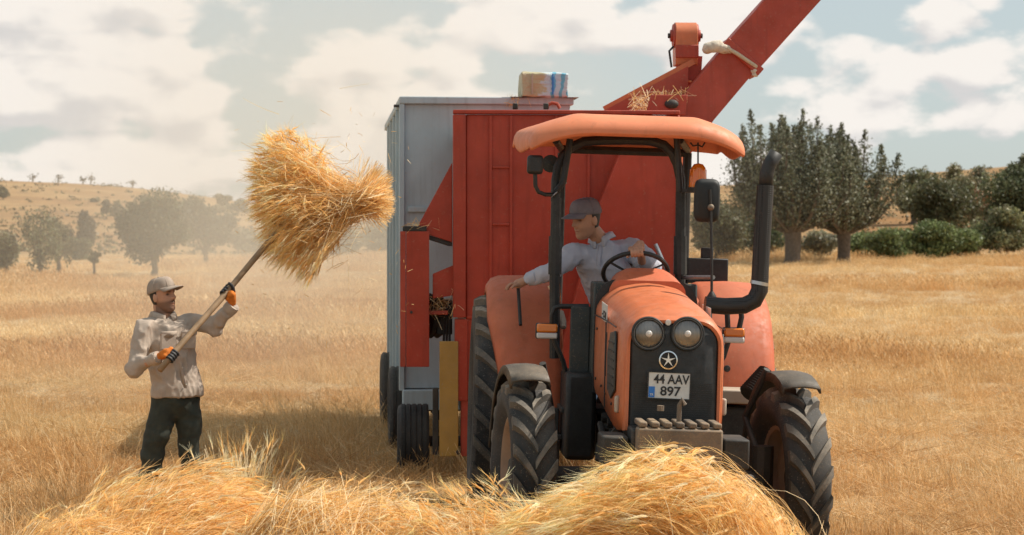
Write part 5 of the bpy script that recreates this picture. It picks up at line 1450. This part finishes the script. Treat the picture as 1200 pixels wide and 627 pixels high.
    for k in range(5):
        t = k / 4 * 3.4 + .3; i = int(t); c = pl[i].lerp(pl[i + 1], t - i) + FW_ * .010
        MB().ball(c, .006, 5).obj('button', M_SEAM, shirt, world=True)
    for e, w, rr in ((elR, wrR, .044), (elL, wrL, .050)):
        d = (w - e).normalized(); c = e.lerp(w, .93)
        MB().tube([c - d * .03, c, c + d * .03], [rr, rr + .004, rr + .001], 18).obj('cuff', M_SHIRT1, shirt, world=True, smooth=60)
    # trousers ----------------------------------------------------------------
    mb = MB()
    etube(mb, [(hip - UP * .08, SD * .165, FW_ * .125), (hip + UP * .08, SD * .158, FW_ * .12)])
    etube(mb, [(hip - UP * .19, SD * .07, FW_ * .07), (hip - UP * .13, SD * .14, FW_ * .11), (hip - UP * .05, SD * .16, FW_ * .125)])
    limb(mb, [hR, hR.lerp(kR, .5), kR, kR.lerp(aR, .55), aR - UP * .01], [.104, .096, .080, .074, .066]); limb(mb, [hL, hL.lerp(kL, .5), kL, kL.lerp(aL, .55), aL - UP * .01], [.104, .096, .080, .074, .066])
    cloth('trousers', mb, M_TROUS1, root, .013, .007, 4.2, (.8, .8, 1.3), 4, 8.1)
    for a in (aR, aL):
        mb = MB(); toe = a + FW_ * .17 - UP * .045
        limb(mb, [a + UP * .06, a - UP * .03, toe], [.055, .052, .042]); mb.ball(a - FW_ * .03 - UP * .045, (.05, .05, .042), 7)
        bt = cloth('boot', mb, M_BOOT, root, .012, .001, 8, sm=3)
        MB().bar(a - FW_ * .085 - UP * .081, toe + FW_ * .045 - UP * .036, .09, .018).obj('sole', M_INK, bt, world=True, bevel=.006)
    # gloves --------------------------------------------------------------------
    toCam = Vector((0, -1, 0))
    for g, w, pd, ts in ((gR, wrR, Vector((-.6, -.45, -.35)), 1), (gL, wrL, Vector((.55, -.3, -.6)), 1)):
        pm, fm = MB(), MB(); grip(pm, fm, g, ax, pd, .021, w, ts)
        gl = cloth('glove', pm, M_GLOVE, root, .006, .0012, 20, sm=3)
        me = remesh(fm, .0042, 1); me.transform(mm); link(me, 'fingers', M_GLOVEB, gl, smooth=180)
    # fork -----------------------------------------------------------------------
    fm = T_(f0)
    fork = empty('pitchfork', fm, 'long wooden-handled hay fork held by the person in the tan shirt', 'pitchfork')
    n = 9
    MB().tube([(f1 - f0) * t + Vector((0, 0, .004 * math.sin(t * 9))) for t in arc(n, 0, 1)], [.0215 + .001 * math.sin(i * 2.1) for i in range(n)], 12).obj('handle', plain('worn_ash_wood', (.30, .19, .10), .6, .25, 12, bmp=.2), fork, smooth=180)
    side = ax.cross(Vector((0, 1, 0))).normalized()
    MB().tube([(f1 - f0) - ax * .10, (f1 - f0) + ax * .05], .026, 12).obj('ferrule', M_GREYIRON, fork)
    MB().tube([(f1 - f0) + ax * .05 + side * .12, (f1 - f0) + ax * .03, (f1 - f0) + ax * .05 - side * .12], .012, 8).obj('crossbar', M_GREYIRON, fork)
    for k in (-.12, -.04, .04, .12):
        b = (f1 - f0) + ax * .04 + side * k
        MB().tube([b, b + ax * .18 + Vector((0, .03, -.01)), b + ax * .36 + Vector((0, .03, .03))], [.009, .008, .003], 7).obj('tine', M_GREYIRON, fork)
    return f1, ax
FORK_TIP, FORK_AX = worker()

# ---------------------------------------------------------------- driver
def driver():
    def D(px, py, yl): return TM @ TL(px, py, yl)
    seat_w = TM @ Vector((0, 1.85, 1.30))
    root = empty('person', T_(TM @ Vector((0, 1.75, .88))), 'person in grey-blue shirt and grey cap driving the tractor, leaning over the fender', 'person')
    UP = (Vector((0, 0, 1)) + Vector((-.22, 0, 0))).normalized()       # trunk leans toward the fender
    FW_ = Vector((-.25, -.97, 0)).normalized(); SD = Vector((.97, -.25, 0)).normalized()     # SD: image right
    yl = 1.62
    hd = frame_matrix(D(687, 257, yl - .10), (-.80, -.55, -.22), (-.06, -.1, 1)) @ Matrix.Diagonal((1.1, 1.1, 1.1, 1))
    neck = D(706, 284, yl); chest = D(707, 315, yl + .02); hip = TM @ Vector((-.02, 1.84, 1.40))
    shA, shB = D(673, 297, yl - .04), D(741, 291, yl + .06)
    elA, wrA = D(648, 318, yl - .14), D(620, 327, yl - .06)
    elB, wrB = D(764, 312, yl - .20), D(752, 306, yl - .42)
    kA, kB = TM @ Vector((-.30, 1.30, 1.36)), TM @ Vector((.28, 1.30, 1.36))
    fA, fB = TM @ Vector((-.33, 1.12, .94)), TM @ Vector((.30, 1.12, .94))
    mb = MB(); head_builder(mb, hd)
    limb(mb, [hd @ Vector((0, -.025, -.06)), neck, chest + UP * .06], [.055, .056, .07])
    etube(mb, [(hip - UP * .06, SD * .15, FW_ * .11), (hip.lerp(chest, .5), SD * .145, FW_ * .105), (chest, SD * .16, FW_ * .11), (chest + UP * .10, SD * .12, FW_ * .085)])
    limb(mb, [shA, elA, wrA], [.05, .041, .029]); limb(mb, [shB, elB, wrB], [.05, .041, .029])
    limb(mb, [hip - SD * .09, kA, fA], [.08, .06, .04]); limb(mb, [hip + SD * .09, kB, fB], [.08, .06, .04])
    # hand laid over the fender edge
    pal = D(607, 333, yl - .03); kn = D(601, 336, yl - .04)
    limb(mb, [wrA, pal], [.028, .034], 10); mb.ball(pal, (.040, .036, .022), 8)
    for k in range(4):
        b = pal + Vector((-.012, (k - 1.5) * .022, .004)); L = (.072, .082, .078, .062)[k]
        mb.tube([b, b + Vector((-L * .5, (k - 1.5) * .004, .0)), b + Vector((-L * .8, (k - 1.5) * .006, -.022)), b + Vector((-L * .92, (k - 1.5) * .006, -.045))], [.0095, .009, .0085, .007], 7)
    mb.tube([pal + Vector((.0, -.03, -.004)), pal + Vector((-.03, -.058, -.012)), pal + Vector((-.045, -.066, -.028))], [.012, .0105, .008], 7)
    # hand on the steering wheel rim
    ang = math.atan2(.35, .06)
    W_ = TM @ wm
    gp = min((W_ @ Vector((.215 * math.cos(a), .215 * math.sin(a), 0)) for a in arc(73, 0, 2 * math.pi)), key=lambda v: (P(746, 299, v.y) - v).length)
    i0 = gp; ctr = W_ @ Vector((0, 0, 0)); tang = (W_.to_3x3() @ Vector((0, 0, 1))).cross(gp - ctr).normalized()
    wrB2 = gp + (gp - ctr).normalized() * .02 + Vector((.03, .06, .045))
    pm, fm = MB(), MB(); grip(pm, fm, gp, tang, (Vector((.1, .75, .55))), .0155, wrB2, -1)
    limb(pm, [wrB, wrB2], [.028, .029], 10)
    mb.add(pm.v, pm.f); mb.add(fm.v, fm.f)
    me = remesh(mb, .0043, 1); co = get_co(me)
    set_col(me, skin_tint(co, hd.inverted(), .25, (.46, .25, .165))); me.transform(root_matrix(root).inverted()); link(me, 'body', M_SKIN, root, smooth=180)
    hair(root, hd); cap(root, hd, M_CAP2, 0)
    mb = MB()
    etube(mb, [(hip - UP * .02, SD * .18, FW_ * .145), (hip.lerp(chest, .45), SD * .18, FW_ * .14), (chest, SD * .19, FW_ * .138), (chest + UP * .09, SD * .165, FW_ * .115), (neck - UP * .02, SD * .11, FW_ * .08), (neck + UP * .01, SD * .072, FW_ * .066)])
    limb(mb, [shA, elA, elA.lerp(wrA, .9)], [.080, .062, .046]); limb(mb, [shB, elB, elB.lerp(wrB, .85)], [.084, .070, .050])
    limb(mb, [shA, chest + UP * .09, shB], [.07, .085, .072])
    sh = cloth('shirt', mb, M_SHIRT2, root, .009, .0058, 6.0, (1.2, 1.2, .8), 3, 5.1)
    nb = frame_matrix(neck + UP * .02, (FW_ + Vector((-.1, 0, 0))), UP)
    rows = []
    for k, (rr, zz) in enumerate(((.064, .040), (.078, .038), (.094, .0))):
        rows.append([nb @ Vector((rr * math.sin(a) * 1.05, rr * math.cos(a), zz - .03 * max(0, math.cos(a)) ** 2 - (.03 if (k == 2 and abs(a - R(14)) < .3 or k == 2 and abs(a - R(346)) < .3) else 0))) for a in arc(27, R(14), R(346))])
    MB().loft(rows, False, closed=False).obj('collar', M_SHIRT2, sh, world=True, solid=.006, smooth=60)
    MB().tube([neck + FW_ * .08 - UP * .02, chest + FW_ * .142 + UP * .03, hip.lerp(chest, .5) + FW_ * .15, hip + FW_ * .15], .015, 6, flat=.35, up=FW_).obj('placket', M_SHIRT2, sh, world=True, smooth=180)
    d = (wrA - elA).normalized(); c = elA.lerp(wrA, .86)
    MB().tube([c - d * .035, c, c + d * .03], [.049, .051, .048], 16).obj('cuff', M_SHIRT2, sh, world=True, smooth=60)
    mb = MB()
    etube(mb, [(hip - UP * .10, SD * .175, FW_ * .14), (hip + UP * .05, SD * .165, FW_ * .13)])
    limb(mb, [hip - SD * .09 - UP * .02, kA, fA], [.10, .085, .07]); limb(mb, [hip + SD * .09 - UP * .02, kB, fB], [.10, .085, .07])
    cloth('trousers', mb, M_JEANS, root, .013, .005, 5, sm=4, seed=2.0)
    for a in (fA, fB):
        mb = MB(); limb(mb, [a + Vector((0, 0, .02)), a + Vector((0, -.02, -.01)), a + Vector((0, -.17, -.02))], [.05, .046, .038])
        cloth('boot', mb, M_BOOT, root, .012, .001, 8, sm=3)
driver()
# ================================================================ straw
def bez(P0, P1, P2, K=7):
    t = np.linspace(0, 1, K)[None, :, None]
    return (1 - t) ** 2 * P0[:, None] + 2 * t * (1 - t) * P1[:, None] + t ** 2 * P2[:, None]
GOLD_A, GOLD_B, GOLD_C, GOLD_D = np.array((.98, .70, .33)), np.array((.95, .60, .23)), np.array((.98, .84, .56)), np.array((.62, .38, .15))
def gold(n, pale=.15, dark=.12):
    t = RNG.random((n, 1)); u = RNG.random((n, 1))
    c = GOLD_B * (1 - t) + GOLD_A * t
    c = np.where(u < pale, GOLD_C, c); c = np.where(u > 1 - dark, GOLD_D, c)
    return c * RNG.uniform(.85, 1.1, (n, 1))
def ear_quads(tip, d, size=.075, awn=.085, na=7, wid=.0105):
    n = len(tip); d = d / (np.linalg.norm(d, axis=1, keepdims=True) + 1e-9)
    down = np.array((0, 0, -1.0))
    s = size * RNG.uniform(.75, 1.25, (n, 1))
    d2 = d + down * .30; d2 /= np.linalg.norm(d2, axis=1, keepdims=True)
    A, B, C, D = tip, tip + d * s * .3, tip + (d * .3 + d2 * .35) * s, tip + (d * .3 + d2 * .72) * s
    qs, ts = [], []
    tint = gold(n, .3, .05)
    r1 = RNG.normal(size=(n, 3))
    line = np.stack([A, B, C, D], 1)
    dirs = np.cross(d, r1); 
    for tw in (r1, dirs):
        N_ = np.stack([A, (A + B) / 2, B, C, D], 1); K = 5
        sv = np.cross(d, tw); sv /= np.linalg.norm(sv, axis=1, keepdims=True) + 1e-9
        w = np.array((.25, .9, 1.0, .85, .2))[None, :] * wid
        L_ = N_ - sv[:, None] * w[..., None] * .5; R_ = N_ + sv[:, None] * w[..., None] * .5
        qs.append(np.stack([L_[:, :-1], R_[:, :-1], R_[:, 1:], L_[:, 1:]], 2).reshape(-1, 3)); ts.append(np.repeat(tint, 16, axis=0))
    for k in range(na):
        f = RNG.uniform(.2, .95, (n, 1)); st = A + (D - A) * f
        ad = d2 + RNG.normal(size=(n, 3)) * .22; ad /= np.linalg.norm(ad, axis=1, keepdims=True)
        e = st + ad * awn * RNG.uniform(.7, 1.3, (n, 1))
        q, t = ribbons(np.stack([st, e], 1), np.full(n, .0026), np.minimum(tint * 1.12, .95), .3)
        qs.append(q); ts.append(t)
    return np.concatenate(qs), np.concatenate(ts)
def straw_thing(name, label, cat, base, stalks, width, tints, ear_sel=None, ear_kw=None, core=None, group=None):
    root = empty(name, T_(base), label, cat, group); off = np.array(base)
    if core is not None:
        o = link(core, 'core', M_STRAW, root, smooth=180)
    Q_, T_n = ribbons(stalks - off, width, tints, .6)
    o = link(quad_mesh('stalks', Q_, T_n), 'stalks', M_STRAW, root, smooth=0); o['kind'] = 'stuff'
    if ear_sel is not None and len(ear_sel):
        C = stalks[ear_sel]; tip = C[:, -1] - off; d = C[:, -1] - C[:, -2]
        q, t = ear_quads(tip, d, **(ear_kw or {}))
        o = link(quad_mesh('ears', q, t), 'ears', M_STRAW, root, smooth=0); o['kind'] = 'stuff'
    return root
def mound(cx, cy, rx, ry, h, seed, n=40, shrink=.93):
    """lumpy heap core, local to its base point"""
    z0 = gz(cx, cy); V, F = [], []
    for i in range(n):
        for j in range(n):
            u, v = -1 + 2 * i / (n - 1), -1 + 2 * j / (n - 1)
            x, y = u * rx * 1.05, v * ry * 1.05
            V.append((x, y, mound_h(u * 1.05, v * 1.05, h, cx + x, cy + y, seed) * shrink - .02))
    for i in range(n - 1):
        for j in range(n - 1): F.append((i * n + j, (i + 1) * n + j, (i + 1) * n + j + 1, i * n + j + 1))
    me = bpy.data.meshes.new('core'); me.from_pydata(V, [], F)
    set_col(me, np.tile(np.array((.72, .46, .19)), (len(V), 1)) * RNG.uniform(.7, 1.2, (len(V), 1)))
    return me
def mound_h(u, v, h, x, y, seed):
    r2 = u * u + v * v
    b = max(0.0, 1 - r2) ** .75
    return h * b * (1 + .22 * noise.noise(Vector((x * 2.6, y * 2.6, seed))) + .12 * noise.noise(Vector((x * 6, y * 6, seed))))
def heap(label, px, Y, rx, ry, h, n, flow, fspread, lmin, lmax, seed, ears=.2, pale=.15, lift=.10, wid=.0038, up=.0, dark=.12, K=6, ear_kw=None):
    cx = (px - 600) / FPX * Y; z0 = gz(cx, Y)
    u = RNG.normal(size=(n, 2)); u /= np.linalg.norm(u, axis=1, keepdims=True); u *= (RNG.random((n, 1)) ** .5)
    ang = R(flow) + RNG.normal(size=n) * R(fspread) + np.array([noise.noise(Vector((a * 1.8, b * 1.8, seed + 4))) for a, b in u]) * R(fspread) * 1.2
    L = RNG.uniform(lmin, lmax, n); t = np.linspace(-.5, .5, K)
    X = cx + u[:, 0] * rx; Yy = Y + u[:, 1] * ry
    px_ = X[:, None] + np.cos(ang)[:, None] * L[:, None] * t; py_ = Yy[:, None] + np.sin(ang)[:, None] * L[:, None] * t
    hz = np.zeros((n, K))
    for i in range(n):
        for k in range(K):
            hz[i, k] = mound_h((px_[i, k] - cx) / rx, (py_[i, k] - Y) / ry, h, px_[i, k], py_[i, k], seed)
    lf = RNG.random(n) ** 2 * lift
    tip = np.linspace(0, 1, K) ** 2
    z = z0 + hz * .97 + lf[:, None] * .5 + (RNG.random(n) ** 3 * lift * 1.6)[:, None] * tip + up * tip[None, :] * RNG.random((n, 1))
    z[:, 1:-1] = (z[:, :-2] + z[:, 1:-1] * 2 + z[:, 2:]) / 4
    S = np.stack([px_, py_, z], 2)
    sel = np.where(RNG.random(n) < ears)[0]
    return straw_thing('straw_heap', label, 'straw heap', (cx, Y, z0), S, RNG.uniform(.7, 1.3, n) * wid, gold(n, pale, dark), sel, ear_kw, mound(cx, Y, rx, ry, h, seed), 'cut straw heaps along the field')

heap('soft golden straw heap in front of the person in the tan shirt', 212, 12.0, .80, .85, .47, 5200, 18, 26, .25, .60, 1.7, ears=.22, lift=.10, wid=.0032)
heap('tangled pale straw heap of coarse stalks next to the soft golden heap', 405, 11.5, .72, .70, .40, 3600, 25, 60, .30, .70, 4.4, ears=.06, pale=.35, lift=.10, wid=.0050, up=.03, dark=.2)
heap('low fluffy straw heap between the trailer wheel and the tractor front wheel', 560, 11.2, .62, .60, .34, 3600, 160, 45, .22, .55, 7.2, ears=.25, pale=.30, lift=.12, wid=.0032, up=.02)
heap('flat spill of straw below the person, at the outer end of the heaps', 95, 11.2, .55, .60, .36, 2000, 60, 50, .2, .5, 9.9, ears=.2, lift=.10, wid=.0032, dark=.3)

def wave_heap():
    n = 4200; Y0 = 10.75
    s = RNG.random(n)                                    # 0 outer right -> 1 far left
    w = RNG.normal(size=n)
    yb = Y0 + RNG.normal(size=n) * .22
    tx = 606 + 262 * RNG.random(n) ** .85                  # ear column
    top = np.interp(tx, [600, 640, 690, 740, 790, 830, 865], [646, 630, 602, 578, 562, 566, 594])
    lk = RNG.integers(0, 60, n); ty = top + np.abs(RNG.normal(size=n)) * 36 * (RNG.random(n) + .1) + (RNG.normal(size=60) * 13)[lk] - 16 * RNG.random(n) ** 3
    bx = np.interp(tx, [600, 865], [790, 905]) + RNG.normal(size=n) * 26; by = 700 + RNG.normal(size=n) * 18
    mx = tx * .38 + bx * .62 + 22 + RNG.normal(size=n) * 16; my = ty - 4 + (RNG.normal(size=60) * 10)[lk] + RNG.normal(size=n) * 12
    def W_(px, py, yy): return np.stack([(px - 600) / FPX * yy, yy, CAM_H - (py - HORIZON) / FPX * yy], 1)
    P0, P1, P2 = W_(bx, by, yb), W_(mx, my, yb + RNG.normal(size=n) * .06), W_(tx, ty, yb + RNG.normal(size=n) * .12)
    P0[:, 2] = np.maximum(P0[:, 2], .04)
    S = bez(P0, P1, P2, 8)
    cx = (775 - 600) / FPX * Y0
    core = mound(cx, Y0, .60, .44, .45, 3.3)
    m = 240                                              # ears standing out of the crest and long bowed stems at the outer edge
    ex = np.concatenate([600 + 250 * RNG.random(180), RNG.uniform(860, 935, 60)])
    et = np.interp(ex, [600, 640, 690, 740, 790, 830, 865, 935], [628, 610, 580, 558, 544, 548, 572, 630]) - RNG.uniform(-4, 26, m) * np.where(ex > 855, .5, 1)
    e0 = W_(ex + RNG.uniform(60, 110, m) * np.where(ex > 855, .15, 1), et + RNG.uniform(70, 120, m), np.full(m, Y0) + RNG.normal(size=m) * .15)
    e2 = W_(ex, et, np.full(m, Y0) + RNG.normal(size=m) * .2); e1 = W_(ex + RNG.uniform(14, 40, m) * np.where(ex > 855, .6, 1), et - RNG.uniform(0, 22, m), np.full(m, Y0))
    e0[:, 2] = np.maximum(e0[:, 2], .04)
    S = np.concatenate([S, bez(e0, e1, e2, 8)]); n = n + m
    m = 500                                              # tangled stems lying across the heap
    u = RNG.normal(size=(m, 2)); u /= np.linalg.norm(u, axis=1, keepdims=True); u *= RNG.random((m, 1)) ** .5
    qx = cx + u[:, 0] * .66; qy = Y0 - .12 + u[:, 1] * .40; qz = np.array([mound_h(a, b, .50, 0, 0, 3.3) for a, b in u]) + .10 + RNG.random(m) * .12
    c0 = np.stack([qx, qy, qz], 1); aa = RNG.normal(size=m) * 1.0 + 2.4; ln = RNG.uniform(.15, .42, m)
    dd = np.stack([np.cos(aa) * ln, RNG.normal(size=m) * .12, np.sin(aa) * ln * .5], 1)
    S = np.concatenate([S, bez(c0 - dd / 2, c0 + np.array((0, 0, .06)), c0 + dd / 2, 8)]); n = n + m
    pick = RNG.random(n) < .30; pick[4200:4440] = True; pick[4440:] = RNG.random(500) < .12; sel = np.where(pick)[0]
    straw_thing('straw_heap', 'tall arching heap of golden barley with drooping ears in front of the tractor', 'straw heap', (cx, Y0, gz(cx, Y0)), S, RNG.uniform(.7, 1.3, n) * .0036, gold(n, .18, .10), sel,
                dict(size=.105, awn=.15, na=11, wid=.016), core, 'cut straw heaps along the field')
wave_heap()

def stubble_bunch():
    n = 420; c = P(283, 560, 13.0); c.z = gz(c.x, 13.0)
    b = np.array(c) + RNG.normal(size=(n, 3)) * np.array((.10, .10, 0)); b[:, 2] = c.z
    d = np.stack([RNG.normal(size=n) * .24 + .05, RNG.normal(size=n) * .25, np.ones(n)], 1); L = RNG.uniform(.22, .60, (n, 1))
    tip = b + d * L; midp = (b + tip) / 2 + np.array((0, 0, .04))
    sel = np.where(RNG.random(n) < .25)[0]
    straw_thing('stubble_tuft', 'pale upright tuft of standing straw beside the person in the tan shirt', 'straw tuft', tuple(c), bez(b, midp, tip, 5), RNG.uniform(.7, 1.3, n) * .006, gold(n, .75, .05), sel)
stubble_bunch()

def sheaf():
    Y0 = 14.55; n = 2600
    tie = np.array(P(414, 237, Y0))
    k = FPX / Y0
    lock = RNG.integers(0, 46, n); th = np.clip((RNG.normal(size=46) * .55)[lock] + RNG.normal(size=n) * .09, -1.0, 1.0)                # fan position -1 low .. 1 high
    a = R(188) - th * R(50)                                                    # direction of the ear end
    a = np.where(th < -.2, a + (th + .2) * R(-4), a)
    rl = np.interp(th, [-1, -.5, 0, .5, 1], [88, 98, 100, 108, 118]) / k * (1 - .45 * RNG.random(n) ** 1.4)
    rl = rl * RNG.uniform(.84, 1.10, 46)[lock]; dy = (RNG.normal(size=46) * .16)[lock] + RNG.normal(size=n) * .05
    P2 = tie + np.stack([np.cos(a) * rl, dy, np.sin(a) * rl], 1) + np.stack([0 * a, 0 * a, -.05 * RNG.random(n)], 1)
    b = R(14) - th * R(42) * .8 + RNG.normal(size=n) * .30
    rb = RNG.uniform(18, 50, n) / k * np.where(b > .5, 1.15, 1.0)
    P0 = tie + np.stack([np.cos(b) * rb, -dy * .5 + RNG.normal(size=n) * .05, np.sin(b) * rb], 1)
    wob = np.stack([RNG.normal(size=n) * .03, RNG.normal(size=n) * .05, RNG.normal(size=n) * .055 + th * .05], 1)
    waist = tie + wob
    A = bez(P0, (P0 + waist) / 2, waist, 4)
    ctrl = waist + (P2 - waist) * .5 + np.stack([0 * a, 0 * a, .04 * np.cos(th * 2)], 1) + RNG.normal(size=(n, 3)) * .035
    B = bez(waist, ctrl, P2, 7)
    S = np.concatenate([A, B[:, 1:]], 1)
    sel = np.where(RNG.random(n) < .62)[0]
    root = straw_thing('straw_sheaf', 'raised sheaf of golden straw fanned out on the hay fork', 'straw sheaf', tuple(tie), S, RNG.uniform(.7, 1.3, n) * .0036, gold(n, .22, .12), sel, dict(size=.07, awn=.075, na=6, wid=.010))
    m = 1000                                                                   # fluff of ears all through the fan
    uu = RNG.normal(size=(m, 3)); uu /= np.linalg.norm(uu, axis=1, keepdims=True); uu *= RNG.random((m, 1)) ** .4
    p = np.array(P(352, 226, Y0)) + uu * np.array((.31, .26, .47)); p[:, 0] += (p[:, 2] - p[:, 2].mean()) * -.18
    d = (p - tie); d /= np.linalg.norm(d, axis=1, keepdims=True); d = d * .8 + RNG.normal(size=(m, 3)) * .55; d /= np.linalg.norm(d, axis=1, keepdims=True)
    stem = bez(p - d * .22, p - d * .1 + RNG.normal(size=(m, 3)) * .02, p, 4)
    q, t = ribbons(stem - tie, RNG.uniform(.0025, .004, m), gold(m, .25, .1), .7); q2, t2 = ear_quads(p - tie, d, .075, .08, 6, .011)
    o = link(quad_mesh('loose_ears', np.concatenate([q, q2]), np.concatenate([t, t2])), 'loose_ears', M_STRAW, root, smooth=0); o['kind'] = 'stuff'
    m = 420                                                                    # loose bent stems crossing the bundle
    p = tie + np.stack([RNG.uniform(-.62, .10, m), RNG.normal(size=m) * .14 - .12, RNG.normal(size=m) * .20], 1)
    d = RNG.normal(size=(m, 3)) * np.array((.12, .06, .10)) + np.array((-.05, 0, 0))
    q, t = ribbons(bez(p, p + d * .5 + RNG.normal(size=(m, 3)) * .02, p + d, 4) - tie, RNG.uniform(.003, .005, m), gold(m, .4, .1), .6)
    o = link(quad_mesh('loose_stems', q, t), 'loose_stems', M_STRAW, root, smooth=0); o['kind'] = 'stuff'
    # airborne bits
    m = 130
    p = np.stack([RNG.uniform(-.85, .45, m), RNG.normal(size=m) * .25, RNG.uniform(-1.0, .75, m)], 1) + tie
    d = RNG.normal(size=(m, 3)) * .022
    q, t = ribbons(np.stack([p, p + d], 1), RNG.uniform(.003, .007, m), gold(m, .2, .4), .6)
    o = link(quad_mesh('airborne_chaff', q, t), 'airborne_chaff', M_STRAW, None, smooth=0)
    tag(o, 'loose bits of chaff flying off the raised sheaf', 'chaff', kind='stuff')
sheaf()
def tuft(label, c, ext, n, L, seed, pale=.3):
    c = np.array(c); b = c + RNG.normal(size=(n, 3)) * np.array(ext) * .5
    d = RNG.normal(size=(n, 3)) * np.array((.8, .5, .7)) + np.array((0, 0, .25)); d /= np.linalg.norm(d, axis=1, keepdims=True)
    ln = RNG.uniform(.5, 1, (n, 1)) * L
    straw_thing('straw_tuft', label, 'straw tuft', tuple(c), bez(b - d * ln * .5, b + np.array((0, 0, .01)), b + d * ln * .5, 4), RNG.uniform(.7, 1.3, n) * .005, gold(n, pale, .2), None)
tuft('straw stuck on the thresher feed hopper edge', HM @ HL(497, 266, .2), (.14, .3, .03), 90, .16, 1)
tuft('straw spilling under the thresher feed panel', HM @ HL(520, 358, .15), (.16, .2, .10), 160, .16, 2)
tuft('straw caught in the trough under the raised spout', HM @ HL(775, 114, .45), (.26, .25, .03), 90, .16, 3)
tuft('straw bunch where the trough meets the canopy', HM @ HL(752, 122, .40), (.10, .2, .10), 90, .18, 4, .6)
tuft('wisp of straw on the trailer rim beside the parcel', BM @ BL(600, 119, -.02), (.10, .06, .03), 60, .12, 5, .1)

# ================================================================ threshing dust drifting off behind the worker
def dust_cloud():
    me = bpy.data.meshes.new('dust_cloud')
    lo, hi = (-34, 17.2, -.5), (4.2, 100, 13)
    V = [(x, y, z) for z in (lo[2], hi[2]) for y in (lo[1], hi[1]) for x in (lo[0], hi[0])]
    F = [(0, 2, 3, 1), (4, 5, 7, 6), (0, 1, 5, 4), (2, 6, 7, 3), (0, 4, 6, 2), (1, 3, 7, 5)]
    me.from_pydata(V, [], F)
    m = bpy.data.materials.new('dust_air'); m.use_nodes = True; nt = m.node_tree; nt.nodes.clear()
    out = nd(nt, 'ShaderNodeOutputMaterial'); pv = nd(nt, 'ShaderNodeVolumePrincipled')
    pv.inputs['Color'].default_value = (.90, .82, .69, 1); pv.inputs['Anisotropy'].default_value = .25
    nt.links.new(pv.outputs[0], out.inputs['Volume'])
    g = nd(nt, 'ShaderNodeNewGeometry').outputs['Position']; s = nd(nt, 'ShaderNodeSeparateXYZ'); nt.links.new(g, s.inputs[0])
    def M2(op, a, b=None):
        n = nd(nt, 'ShaderNodeMath'); n.operation = op
        for i, v in enumerate((a, b)):
            if v is None: continue
            if isinstance(v, (int, float)): n.inputs[i].default_value = v
            else: nt.links.new(v, n.inputs[i])
        return n.outputs[0]
    # plume axis: from behind the trailer, drifting to the left as it goes back
    axx = M2('SUBTRACT', M2('MULTIPLY', s.outputs[1], -.120), -1.2)
    wid = M2('ADD', M2('MULTIPLY', s.outputs[1], .100), 1.2)
    dx = M2('DIVIDE', M2('SUBTRACT', s.outputs[0], axx), wid)
    gx = M2('EXPONENT', M2('MULTIPLY', M2('MULTIPLY', dx, dx), -.9))
    hh = M2('ADD', M2('MULTIPLY', s.outputs[1], .05), 2.6)
    dz = M2('DIVIDE', s.outputs[2], hh); gzv = M2('EXPONENT', M2('MULTIPLY', M2('MULTIPLY', dz, dz), -.8))
    n1 = noise_node(nt, .22, 4, .55, g)
    den = M2('MULTIPLY', M2('MULTIPLY', gx, gzv), ramp(nt, n1, .3, .7, .25, 1.35))
    fade = ramp(nt, s.outputs[1], 19.5, 24, 0, 1)
    den = M2('MULTIPLY', M2('MULTIPLY', den, fade), .0095)
    pf = None                                  # thicker puff rolling off the top of the trailer
    for i, (c, r) in enumerate(((-2.3, 2.7), (23.5, 4.8), (3.6, 2.6))):
        q_ = M2('DIVIDE', M2('SUBTRACT', s.outputs[i], c), r); q_ = M2('MULTIPLY', q_, q_); pf = q_ if pf is None else M2('ADD', pf, q_)
    puff = M2('MULTIPLY', M2('MULTIPLY', M2('EXPONENT', M2('MULTIPLY', pf, -1.0)), ramp(nt, n1, .3, .7, .4, 1.3)), .060)
    pf = None                                  # low roll of dust between the worker and the trailer
    for i, (c, r) in enumerate(((-4.2, 3.4), (25.0, 4.5), (1.6, 1.9))):
        q_ = M2('DIVIDE', M2('SUBTRACT', s.outputs[i], c), r); q_ = M2('MULTIPLY', q_, q_); pf = q_ if pf is None else M2('ADD', pf, q_)
    low = M2('MULTIPLY', M2('MULTIPLY', M2('EXPONENT', M2('MULTIPLY', pf, -1.0)), ramp(nt, n1, .3, .7, .3, 1.4)), .026)
    nt.links.new(M2('ADD', M2('ADD', den, puff), low), pv.inputs['Density'])
    o = link(me, 'dust_cloud', m, smooth=0)
    tag(o, 'pale threshing dust drifting over the field behind the worker', 'dust', kind='stuff')
dust_cloud()
